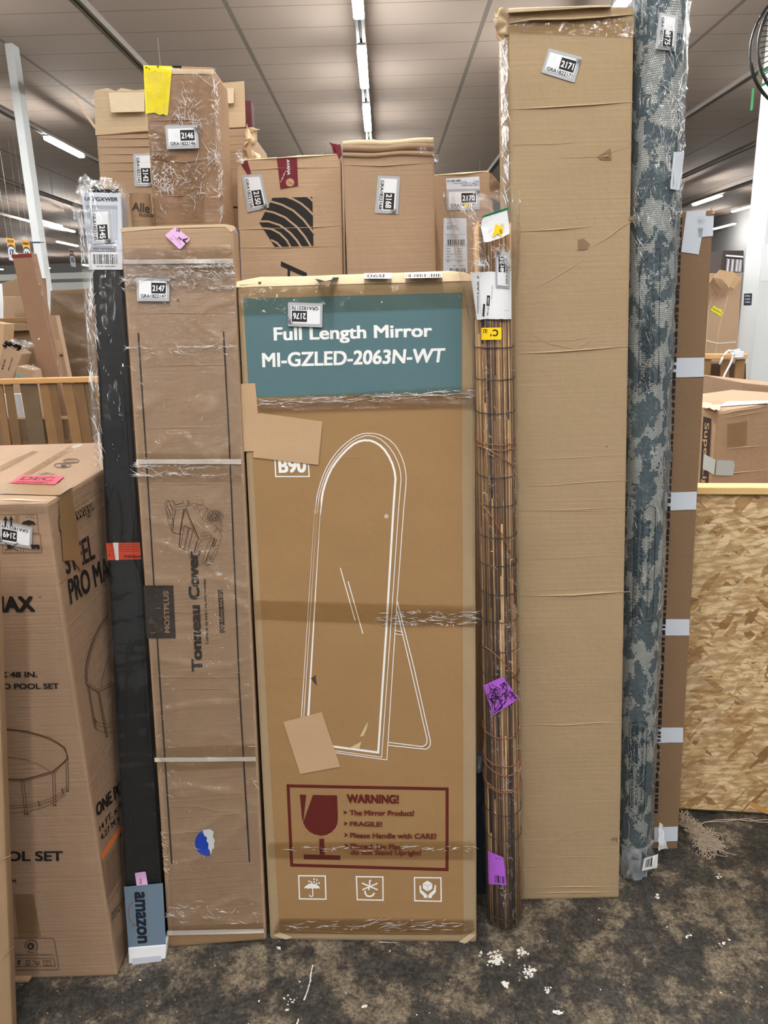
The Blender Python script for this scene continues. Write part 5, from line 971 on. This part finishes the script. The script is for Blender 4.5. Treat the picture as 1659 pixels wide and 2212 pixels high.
# ================================================================== LAMP CARTON AND FRIENDS IN THE CRATE
zc = at_y(1550, 890, 2.7).z
A0 = at_z(1550, 889, zc); B0 = at_z(1512, 877, zc); D0 = at_z(1662, 871, zc)
dl = (B0-A0).normalized(); dr = (D0-A0).normalized(); dl = Vector((-dr.y, dr.x, 0)) if abs(dl.dot(dr)) > .5 else dl
p4 = [A0, A0+dr*.7, A0+dr*.7+dl*.38, A0+dl*.38]
zb = .66
t = thing('lamp_carton', 'worn brown carton with a black lettered strip, in the strand board crate', 'carton', sum(p4, Vector())/4*1.0 - Vector((0, 0, zc-zb)))
obj('carton_body', *hexa([Vector((v.x, v.y, zb)) for v in (p4[0], p4[1])]+[p4[1], p4[0]]+[Vector((v.x, v.y, zb)) for v in (p4[3], p4[2])]+[p4[2], p4[3]], .010), KRAFT, t)
FLm = Face(A0, dl.cross(Vector((0, 0, 1)))); FRm = Face(A0, dr.cross(Vector((0, 0, 1)))); FTm = Face(A0, (0, 0, 1))
p = Print(FLm, .003); p.quad(e4(278, 2118, 372, 2125, 408, 1392, 318, 1365), INK_SOFT); p.text('Super Light', e4(318, 1435, 280, 2330, 345, 2330, 385, 1440), KRAFT_PATCH, .01); p.build('lettered_strip', t, 'black strip with tan lettering turned on its side')
p = Print(FRm, .004); p.poly(e4(455, 2035, 655, 2042, 678, 1915, 655, 1868, 470, 1862), plain('grey_tape', (176, 184, 182), .35)); p.build('grey_tape', t); p = Print(FLm, .004); p.poly(e4(310, 1955, 440, 2030, 458, 1862, 322, 1790), MATS['grey_tape']); p.build('grey_tape', t)
p = Print(FRm, .0015); p.quad(e4(590, 1720, 810, 1700, 820, 1420, 590, 1450), TAPE); p.build('clear_tape', t)
p = Print(FRm, .001)
for q in (e4(510, 1745, 800, 1715, 1060, 1700), e4(510, 1350, 700, 1300, 1060, 1255), e4(530, 1400, 800, 1340, 1060, 1300), e4(450, 2040, 700, 2005, 1060, 1975), e4(800, 1500, 1060, 1485)): p.ridge(q, 3, .004, KRAFT)
p.build('crease', t)
p = Print(FTm, .003); p.quad(e4(310, 1235, 400, 1235, 590, 1222, 480, 1180), KRAFT_RED); p.quad(e4(470, 1255, 1060, 1215, 1060, 1185, 600, 1195), PAPER); p.build('top_label', t, 'white paper label on the top')
crumple([FTm.P(*z, .01) for z in e4(300, 1262, 500, 1310, 520, 1250, 310, 1215)], t, 'torn_top_corner', KRAFT_PALE, 5, .006, 14)
def simple(name, label, cat, q, Y, depth, mat, to_floor=True, yaw=0, group=None, bev=.006): return Carton(name, label, cat, q, mat, Y=Y, depth=depth, to_floor=to_floor, yaw=yaw, group=group, bev=bev)
s1 = simple('small_carton', 'brown carton against the broad white pillar, behind the lamp carton', 'carton', [(1604, 868), (1750, 880), (1750, 842), (1603, 826)], 4.2, .55, KRAFT_RED)
# power cord from the pillar
q = e4(735, 605, 700, 612, 650, 622, 610, 615, 570, 645, 535, 700, 503, 775); q2 = e4(705, 665, 680, 668, 655, 650, 625, 628, 650, 660, 652, 700, 620, 780, 570, 870, 530, 960, 505, 1020, 490, 1060, 485, 1112)
def cord_y(i, n): return 8.44+(2.95-8.44)*0
t = thing('white_cable', 'white cable looped over the pallet crate by the white pillar', 'cable', at_y(*q[0], 6.9))
obj('cable_loop', *pipe([at_y(x, y, 6.9) for x, y in q], .009, 6), PAPER, t, smooth=True); obj('cable_tail', *pipe([at_y(x, y, 6.88) for x, y in q2+[(1551, 900), (1551, 1000)]], .009, 6), PAPER, t, smooth=True); obj('plug', *block(tuple(at_y(1594, 766, 6.9)-Vector((.04, .03, .03))), tuple(at_y(1594, 766, 6.9)+Vector((.04, .03, .03))), .006), PAPER, t)
# ---- pallets stood on edge
def pallet(label, Y, rail_q, slats, zb_y, mats, name='pallet'):
    c_ = at_y(*rail_q[0], Y); t = thing(name, label, 'pallet', (c_.x, Y, 0), 'pallets stood on edge')
    def pl(q, d0, d1, mat, nm):
        P_ = [at_y(x, y, Y+d0) for x, y in q]; obj(nm, *hexa(P_+[v+Vector((0, d1-d0, 0)) for v in P_], .004, 1), mat, t)
    pl(rail_q, -.02, .09, mats[0], 'top_rail')
    for i, q in enumerate(slats):
        bl, br_, tr, tl = q; P_ = [at_y(x, y, Y) for x, y in q]
        for a_, b_ in ((0, 3), (1, 2)): d_ = P_[a_]-P_[b_]; P_[a_] = P_[b_]+d_*((P_[b_].z-.0)/-d_.z)
        obj('slat', *hexa(P_+[v+Vector((0, .02, 0)) for v in P_], .003, 1), mats[1+i % (len(mats)-1)], t)
    for z_ in (.02, .5):
        x0 = at_y(*slats[0][3], Y).x; x1 = at_y(*slats[-1][2], Y).x; obj('cross_board', *block((x0, Y+.03, z_), (x1, Y+.05, z_+.1), .003), mats[-1], t)
    return t
sl = []
for a_, b_, c_, d_, yt in ((-80, 30, 60, 170, 1115), (65, 185, 190, 330, 1115), (190, 305, 335, 470, 1110), (310, 580, 470, 722, 1105), (622, 760, 770, 930, 1100), (750, 892, 925, 1022, 1098), (988, 1150, 1145, 1312, 1090), (1165, 1330, 1318, 1482, 1085), (1338, 1470, 1490, 1640, 1080), (1480, 1600, 1650, 1780, 1080)):
    sl.append(e2(c_, 2060, d_, 2055, b_, yt, a_, yt))
sl.pop(2)
pallet('weathered pallet crate side with a dark gap, behind the pool carton', 6.5, e2(-60, 1112, 1560, 1075, 1560, 990, -60, 1030), sl, 0, [PINE if False else card('rail_wood', (200, 152, 100), .25, .12, .6, 'x'), WOODP, WOOD3, WOOD2, WOODP, WOOD3])
sr = [e4(300, 1100, 383, 1100, 412, 720, 335, 715), e4(500, 1110, 600, 1110, 622, 720, 528, 720), e4(660, 1110, 760, 1115, 800, 715, 692, 720)]
pallet('pale pallet crate side by the broad white pillar, white cable over it', 7.0, e4(300, 715, 822, 708, 830, 655, 300, 658), sr, 0, [card('rail_wood_pale', (206, 160, 112), .25, .12, .6, 'x'), WOODP, WOODP])
obj_ = simple('shaded_goods', 'boxed goods coloured dark for the shade behind the pale pallet slats', 'box', [(1520, 900), (1612, 900), (1612, 785), (1520, 785)], 7.2, .3, plain('brown_shadow_board', (84, 66, 48), .8))  # dark board colour stands in for shade behind the slats
simple('inner_carton', 'brown carton seen through the weathered pallet slats', 'carton', [(-20, 960), (150, 960), (150, 905), (-20, 905)], 6.6, .2, KRAFT_DARK)
simple('white_board', 'white board seen through the weathered pallet gaps', 'board', [(-25, 904), (55, 903), (44, 850), (-25, 852)], 6.70, .03, PAPER, False)
# ---- goods behind the pale pallet
g1 = simple('tall_storage_carton', 'tall brown carton with a hazard label behind the pale pallet', 'carton', [(1512, 770), (1592, 770), (1602, 590), (1536, 590)], 7.9, .5, KRAFT)
p = g1.pr(.003); p.poly(e4(400, 155, 430, 105, 480, 140, 520, 150, 538, 190, 515, 230, 470, 195, 435, 180), plain('hazard_yellow', (214, 214, 40), .5))
for k in range(5): p.line(e4(415+k*22, 120+k*12, 445+k*20, 165+k*10), 1.1, INK)
p.build('hazard_label', g1.t, 'yellow and black hazard label'); p = g1.pr(.002); p.line(e4(345, 500, 480, 535, 690, 520), 2.4, STRAP); p.line(e4(600, 0, 500, 350, 455, 650), 1.0, KRAFT_PALE); p.line(e4(420, 0, 375, 160, 340, 650), 1.2, KRAFT_PALE); p.build('packing_strap', g1.t)
F = g1.f
plate('open_flap', F, e3(690, 1650, 800, 1515, 1090, 1570, 960, 1860, 925, 1790, 830, 1690), .16, .012, KRAFT_PATCH, g1.t); plate('open_flap', F, e3(950, 1800, 1080, 1600, 1185, 1660, 1045, 1868), .13, .012, KRAFT_PATCH, g1.t); plate('open_flap', F, e3(610, 1760, 680, 1650, 720, 1740, 830, 1880, 765, 1965, 700, 1880), .10, .012, KRAFT_DARK, g1.t)
g2 = simple('open_bin', 'dark open bin of clear plastic sheets on top of the stored cartons', 'bin', [(1555, 588), (1606, 588), (1607, 541), (1562, 541)], 8.0, .35, plain('dark_grey_board', (66, 58, 56), .7), False)
p = g2.pr(.01)
for k, x in enumerate((930, 1010, 1090, 1150)): p.quad(e3(x-30, 1550, x+35, 1560, x+50, 1320+k*8, x-10, 1310+k*8), plain('clear_grey_plastic', (150, 146, 154), .2)); p.line(e3(x, 1540, x+25, 1330), 1.6, PAPER)
p.quad(e3(905, 1275, 1215, 1300, 1215, 1270, 905, 1245), PAPER); p.build('plastic_sheets', g2.t, 'shiny clear plastic sheets')
simple('rear_carton', 'small brown carton beside the dark open bin, far behind the white-taped carton', 'carton', [(1525, 640), (1556, 640), (1556, 576), (1528, 576)], 9.0, .5, KRAFT_DARK)
# ---- white pillars and fan
XR = at_y(1590, 762, 8.9).x
t = thing('pillar', 'broad white pillar with a small navy notice plate', 'pillar', (XR+.4, 8.7, 0))
obj('pillar_shaft', *block((XR, 8.5, 0), (XR+1.3, 8.9, CZ-.001), .012), STEEL_W, t)
FS = Face((XR, 8.7, 0), (-1, 0, 0)); FP = Face((XR, 8.5, 0), (0, -1, 0))
p = Print(FS, .004); NAVY = plain('navy_plate', (38, 48, 66), .4); p.quad(c6(1527, 402, 1567, 400, 1572, 336, 1529, 338), NAVY)
for y in (350, 368, 384): p.text('NO SMOKING', c6(1534, y+5, 1562, y+5, 1562, y-4, 1534, y-4), PAPER)
p.build('notice_plate', t, 'navy notice plate with small white lettering')
p = Print(FP, .004); p.quad(c6(1618, 268, 1720, 275, 1730, 60, 1625, 72), PAPER); p.build('paper_notice', t)
GT = plain('green_tape', (44, 138, 78), .4); p = Print(FP, .006); p.quad(c3(1600, 448, 1720, 402, 1720, 380, 1602, 420), GT); p.quad(c3(1592, 532, 1720, 470, 1720, 450, 1594, 515), GT); p.build('green_tape', t); p = Print(FS, .006); p.quad(c3(1552, 662, 1568, 655, 1578, 525, 1564, 528), GT); p.build('green_tape', t)
cf = at_y(1764, 89, 6.0); rf = 125/1600*((cf-CAM).dot(cF))
t = thing('wall_fan', 'black wire-guarded fan at the edge by the pillar top', 'fan', cf)
ux = Vector((1, 0, 0)); uz = Vector((0, 0, 1)); uy = Vector((0, 1, 0)); vf = [pipe([cf+(ux*math.cos(a_)+uz*math.sin(a_))*rf for a_ in [math.tau*i/48 for i in range(48)]], .012, 6, True), pipe([cf+uy*.12+(ux*math.cos(a_)+uz*math.sin(a_))*rf for a_ in [math.tau*i/48 for i in range(48)]], .012, 6, True)]
for rr_, dd in ((.85, -.05), (.65, -.08), (.45, -.1), (.25, -.11)): vf.append(pipe([cf+uy*dd+(ux*math.cos(a_)+uz*math.sin(a_))*rf*rr_ for a_ in [math.tau*i/40 for i in range(40)]], .004, 5, True))
for k in range(72): a_ = math.tau*k/72; d_ = ux*math.cos(a_)+uz*math.sin(a_); vf.append(pipe([cf+d_*rf, cf-uy*.05+d_*rf*.85, cf-uy*.1+d_*rf*.45, cf-uy*.115+d_*rf*.1], .003, 4))
obj('wire_guard', *merge(*vf), WIRE, t); MO = obj('motor', *pipe([cf+uy*.02, cf+uy*.3], .1, 20), WIRE, t)
for k in range(3):
    a_ = math.tau*k/3+.3; d_ = ux*math.cos(a_)+uz*math.sin(a_); e_ = ux*-math.sin(a_)+uz*math.cos(a_)
    q = [cf+d_*.06-e_*.05, cf+d_*rf*.85-e_*.12+uy*.03, cf+d_*rf*.85+e_*.12-uy*.03, cf+d_*.06+e_*.05]; obj('blade', *hexa(q+[v+uy*.006 for v in q], 0), STEEL_G, MO)
obj('bracket', *pipe([cf+uy*.25, Vector((cf.x, cf.y+.25, CZ))], .025, 8), WIRE, t)
XL0 = at_y(64, 481, 10).x; XL1 = at_y(81, 481, 10).x
t = thing('pillar', 'thin white pillar with a blue tape line, behind the leaning carton', 'pillar', ((XL0+XL1)/2, 10.07, 0))
obj('pillar_shaft', *block((XL0, 10, 0), (XL1, 10.17, CZ-.001), .006), STEEL_W, t)
p = Print(Face((XL0, 10, 0), (0, -1, 0)), .004); p.quad(e1(527, 415, 655, 415, 652, 392, 525, 392), plain('blue_tape', (40, 72, 104), .4)); p.build('blue_tape_line', t); p = Print(Face((XL1, 10, 0), (1, 0, 0)), .004); p.quad(e1(655, 412, 725, 405, 722, 396, 652, 394), MATS['blue_tape']); p.build('blue_tape_line', t)
# ---- hanging row signs
def row_sign(label, q, num, Y, top_mat, hidden=False):
    t = thing('row_sign', label, 'sign', at_y(*q[3], Y), 'hanging row signs')
    P_ = [at_y(x, y, Y) for x, y in q]; obj('sign_board', *hexa(P_+[v+Vector((0, .012, 0)) for v in P_], 0), top_mat, t)
    f_ = Face((0, Y, 0), (0, -1, 0)); p = Print(f_, .006); B_ = lambda *z: [bil(q, *w_) for w_ in z]
    p.poly(B_((0, 0), (1, 0), (1, .56), (.86, .66), (.66, .72), (.36, .72), (.14, .66), (0, .56)), plain('slate_arch', (74, 78, 98), .5)); p.poly(B_((0, 0), (1, 0), (1, .45), (.88, .56), (.68, .62), (.34, .62), (.12, .56), (0, .45)), PAPER_BLUE)
    p.text('ROW', B_((.12, .80), (.9, .80), (.9, .93), (.12, .93)), INK_SOFT, .03); p.text(num, B_((.24, .24), (.78, .24), (.78, .5), (.24, .5)), INK, .05); p.build('sign_print', t)
    for u_ in (.1, .9): a_ = at_y(*bil(q, u_, 1), Y); obj('hanging_wire', *pipe([a_, Vector((a_.x, Y, CZ))], .0015, 4), STEEL_G, t)
SY = plain('sign_yellow', (238, 178, 72), .5)
row_sign('yellow row sign 17 hanging from the ceiling over the leaning carton', e1(150, 692, 270, 712, 225, 343, 103, 328), '17', 13, SY)
row_sign('yellow row sign by the thin white pillar, half hidden by the leaning carton', e1(400, 720, 520, 735, 472, 382, 357, 368), '16', 14.5, SY)
row_sign('faded pink row sign 15 hanging next to the black strip package', e1(1155, 795, 1236, 806, 1200, 518, 1117, 500), '15', 18, plain('sign_faded', (206, 168, 150), .5))
# ---- far beams
P_ = at_y(110, 590, 20)
for i, (ya, yb) in enumerate(((590, 603), (611, 627))):
    a_ = at_y(110, yb, 20); c_ = at_y(110, ya, 20)
    struct(obj('trim_%d' % (i+1), *block((-22, 20, a_.z), (-1, 20.2, c_.z), 0), plain('white_beam', (236, 238, 232), .5), loc=(-12, 20, a_.z)))
# ---- goods on the left behind the pallet
lc = Carton('leaning_carton', 'long narrow brown carton leaning sideways with a dark red band at its head', 'carton', [(85.5, 816), (128, 816), (67, 546), (25, 549)], card('kraft_far', (140, 108, 86)), Y=7.2, depth=.12, bev=.006, to_floor=True)
F, T = lc.f, lc.t
for v_ in lc.body.data.vertices: pass
p = lc.pr(.003); p.quad(e1(190, 658, 520, 640, 512, 585, 186, 605), plain('dark_red_print', (118, 42, 38), .5)); p.build('red_band', T); crumple([F.P(*z, .01) for z in e1(180, 610, 560, 590, 530, 530, 250, 560)], T, 'film_tuft', SLEEVE_CLEAR, 3, .02, 12)
p = lc.pr(.003); p.disc(e2(618, 383)[0], 2.4, PAPER, 1.6); p.build('white_spot', T)
wrap_sheet(lc.right, [(131, 816), (135, 816), (74, 550), (68, 550)], 4, 60, T, 'plastic_wrap', WRAP, .004, .03, (8, 5), 5, power=4)
s2 = simple('slim_carton', 'slim pale carton leaning behind the long leaning carton', 'carton', [(130, 813), (147, 812), (120, 681), (103, 683)], 7.6, .1, KRAFT)
p = s2.pr(.003); p.quad(e2(888, 615, 1018, 610, 975, 398, 855, 400), KRAFT_PATCH); p.quad(e2(920, 665, 1005, 665, 1000, 632, 915, 638), INK_LINE); p.build('tape_patch', s2.t)
s3 = simple('wrapped_pallet_load', 'large pallet load of brown goods wrapped in film, beside the black package', 'pallet load', [(108, 830), (215, 830), (205, 622), (109, 628)], 8.4, 1.0, card('kraft_wrapped', (124, 102, 78)))
wrap_sheet(s3.f, [(108, 815), (195, 815), (185, 626), (110, 632)], 30, 70, s3.t, 'plastic_wrap', WRAP, .01, .05, (2, 6), 7, power=5)
simple('dark_brown_carton', 'dark brown carton behind the leaning carton, under the row signs', 'carton', [(12, 720), (60, 720), (50, 596), (4, 612)], 8.9, .6, KRAFT_DARK)
s5 = simple('upright_carton', 'small pale carton standing on the far crate rail', 'carton', [(7, 690), (32, 690), (30, 640), (7, 641)], 8.2, .25, KRAFT)
simple('upright_carton', 'narrow carton stub just next to the leaning carton', 'carton', [(34, 690), (47, 690), (46, 655), (33, 655)], 8.55, .2, KRAFT_DARK)
rc_ = at_y(-20, 690, 7.9)
t = thing('crate', 'weathered far crate with two pale rails behind the leaning carton', 'crate', (rc_.x, 8.0, 0))
for ya, yb, m_ in ((688, 697, WOODP), (702, 716, KRAFT_DARK)):
    P_ = [at_y(x, y, 7.95) for x, y in ((-30, yb+2), (64, yb-2), (60, ya-3), (-30, ya+1))]; obj('rail', *hexa(P_+[v+Vector((0, .08, 0)) for v in P_], .004, 1), m_, t)
P_ = [at_y(x, y, 8.04) for x, y in ((-30, 830), (80, 830), (66, 700), (-30, 700))]; obj('back_panel', *hexa(P_+[v+Vector((0, .03, 0)) for v in P_], 0), KRAFT_DARK, t)
for x in (-.28, 1.05): obj('post', *block((rc_.x+x, 8.0, 0), (rc_.x+x+.08, 8.08, P_[0].z+.3), .004), WOODP, t)
s6 = simple('tilted_carton', 'tilted carton with red-brown lettering and torn film top inside the pallet crate', 'carton', [(-8, 822), (27, 822), (47, 765), (8, 742)], 7.0, .22, KRAFT, True)
p = s6.pr(.003); p.text('EEX', e2(20, 865, 65, 700, 95, 705, 50, 870), RED_INK, .02); p.text('Made in China', e2(118, 890, 190, 675, 215, 680, 145, 890), RED_INK); p.build('carton_lettering', s6.t)
F = s6.f; crumple([F.P(*z, -.02) for z in e2(60, 480, 340, 560, 330, 500, 110, 420)], s6.t, 'torn_black_edge', DARK, 3, .03, 10); crumple([F.P(*z, -.05) for z in e2(290, 560, 520, 520, 480, 410, 180, 410)], s6.t, 'film_top', CRUMPLE, 5, .03, 12)
s7 = simple('film_topped_carton', 'small carton with a teal label and film on top, at the pallet rail', 'carton', [(30, 822), (72, 822), (68, 800), (37, 790)], 6.85, .2, KRAFT_RED)
p = s7.pr(.003); p.quad(e2(255, 970, 345, 1010, 350, 975, 275, 940), plain('teal_label', (70, 160, 160), .4)); p.build('teal_label', s7.t); crumple([s7.f.P(*z, -.01) for z in e2(400, 860, 605, 890, 600, 800, 390, 815)], s7.t, 'film_top', CRUMPLE, 6, .02, 10)
simple('tan_carton', 'orange tan carton edge at the side of the view above the pallet rail', 'carton', [(-40, 822), (2, 822), (10, 700), (-40, 692)], 7.28, .2, KRAFT_PATCH)
simple('brown_carton', 'brown carton in the pallet crate behind the film-topped carton', 'carton', [(10, 822), (90, 822), (84, 750), (10, 740)], 7.5, .3, KRAFT_DARK)
simple('white_carton', 'bright white board at the edge below the row signs', 'board', [(-40, 700), (10, 700), (6, 613), (-40, 613)], 9.6, .1, PAPER)
# ================================================================== TWINE AND DUST ON THE FLOOR
rn = random.Random(9); a_ = at_z(*d6(1180, 430)[0]); b_ = at_z(*d6(1360, 590)[0]); vf = []
for k in range(120):
    u = rn.random(); s_ = a_.lerp(b_, u*.75); e_ = a_.lerp(b_, min(1.03, u+rn.uniform(.2, .6))); wd = .02+.035*u
    pts = [s_+Vector((rn.uniform(-wd, wd), rn.uniform(-wd, wd), rn.uniform(.003, .045*(1-u)+.006)))]
    for i in range(1, 5): pts.append(s_.lerp(e_, i/4)+Vector((rn.uniform(-wd, wd), rn.uniform(-wd, wd), rn.uniform(.003, .03*(1-u)+.006))))
    vf.append(pipe(pts, .0009, 4))
TW = plain('twine', (176, 160, 140), .8)
t = thing('twine_bundle', 'tangled bundle of pale twine on the floor by the strand board crate', 'twine', a_)
obj('twine_strands', *merge(*vf), TW, t)['kind'] = 'stuff'
for q in (d6(1300, 450, 1370, 435, 1470, 430, 1560, 440, 1640, 432, 1700, 440), d6(1310, 460, 1350, 500, 1400, 510, 1412, 545, 1385, 580, 1350, 580), d6(1310, 445, 1420, 442, 1540, 425, 1600, 445, 1680, 448)): obj('loose_end', *pipe([at_z(x, y)+Vector((0, -.004, .005)) for x, y in q], .0014, 5), TW, t, smooth=True)
V, Fc = [], []
def fleck(px, py, r_):
    c_ = at_z(px, py); k = len(V); n_ = rn.choice((5, 6, 7)); zf = rn.uniform(.0008, .003); st = rn.uniform(.5, 1.6); rot = rn.uniform(0, 3)
    for i in range(n_):
        a2 = math.tau*i/n_+rn.uniform(-.3, .3); rr_ = r_*rn.uniform(.4, 1.2); x, y = rr_*math.cos(a2)*st, rr_*math.sin(a2)
        V.append(c_+Vector((x*math.cos(rot)-y*math.sin(rot), x*math.sin(rot)+y*math.cos(rot), zf)))
    for i in range(n_): V.append(V[k+i]+Vector((0, 0, -.0007)))
    Fc.append([k+i for i in range(n_)]); Fc.extend([[k+i, k+(i+1) % n_, k+n_+(i+1) % n_, k+n_+i] for i in range(n_)])
for (x, y), n_, sp in ((d6(180, 1180)[0], 34, 16), (d6(320, 1155)[0], 14, 9), (d6(350, 1260)[0], 26, 14), (d6(230, 1330)[0], 12, 8), (d6(465, 1350)[0], 8, 8), (d6(525, 1478)[0], 10, 7), (d6(1395, 740)[0], 8, 5), (d6(1060, 850)[0], 8, 6), (d6(1240, 1060)[0], 6, 8), (d6(1400, 1105)[0], 5, 12), (d4(240, 1180)[0], 5, 5), (d4(780, 1555)[0], 6, 7), (d4(320, 1520)[0], 8, 12), (d4(1640, 1260)[0], 16, 10), (d4(1540, 1220)[0], 5, 5), (d4(380, 1390)[0], 3, 5)):
    for _ in range(int(n_*1.6)): fleck(rn.gauss(x, sp*.6), rn.gauss(y, sp*.5), abs(rn.gauss(.0018, .0016))+.0007)
for _ in range(120): fleck(rn.uniform(100, 1659), rn.uniform(1960, 2215), abs(rn.gauss(0, .0011))+.0004)
for q in (d4(462, 1290, 450, 1345, 445, 1380), d4(448, 1385, 430, 1450, 405, 1515), d4(370, 1640, 355, 1680)):
    for i in range(34):
        u = i/33*(len(q)-1); j = min(int(u), len(q)-2); fleck(q[j][0]+(q[j+1][0]-q[j][0])*(u-j), q[j][1]+(q[j+1][1]-q[j][1])*(u-j), .0018)
fo = obj('paint_flecks', V, Fc, plain('white_fleck', (222, 220, 214), .7), loc=(0, 1.4, 0)); tag(fo, 'white paint flecks and crumbs scattered over the dark floor', 'flecks', kind='stuff')
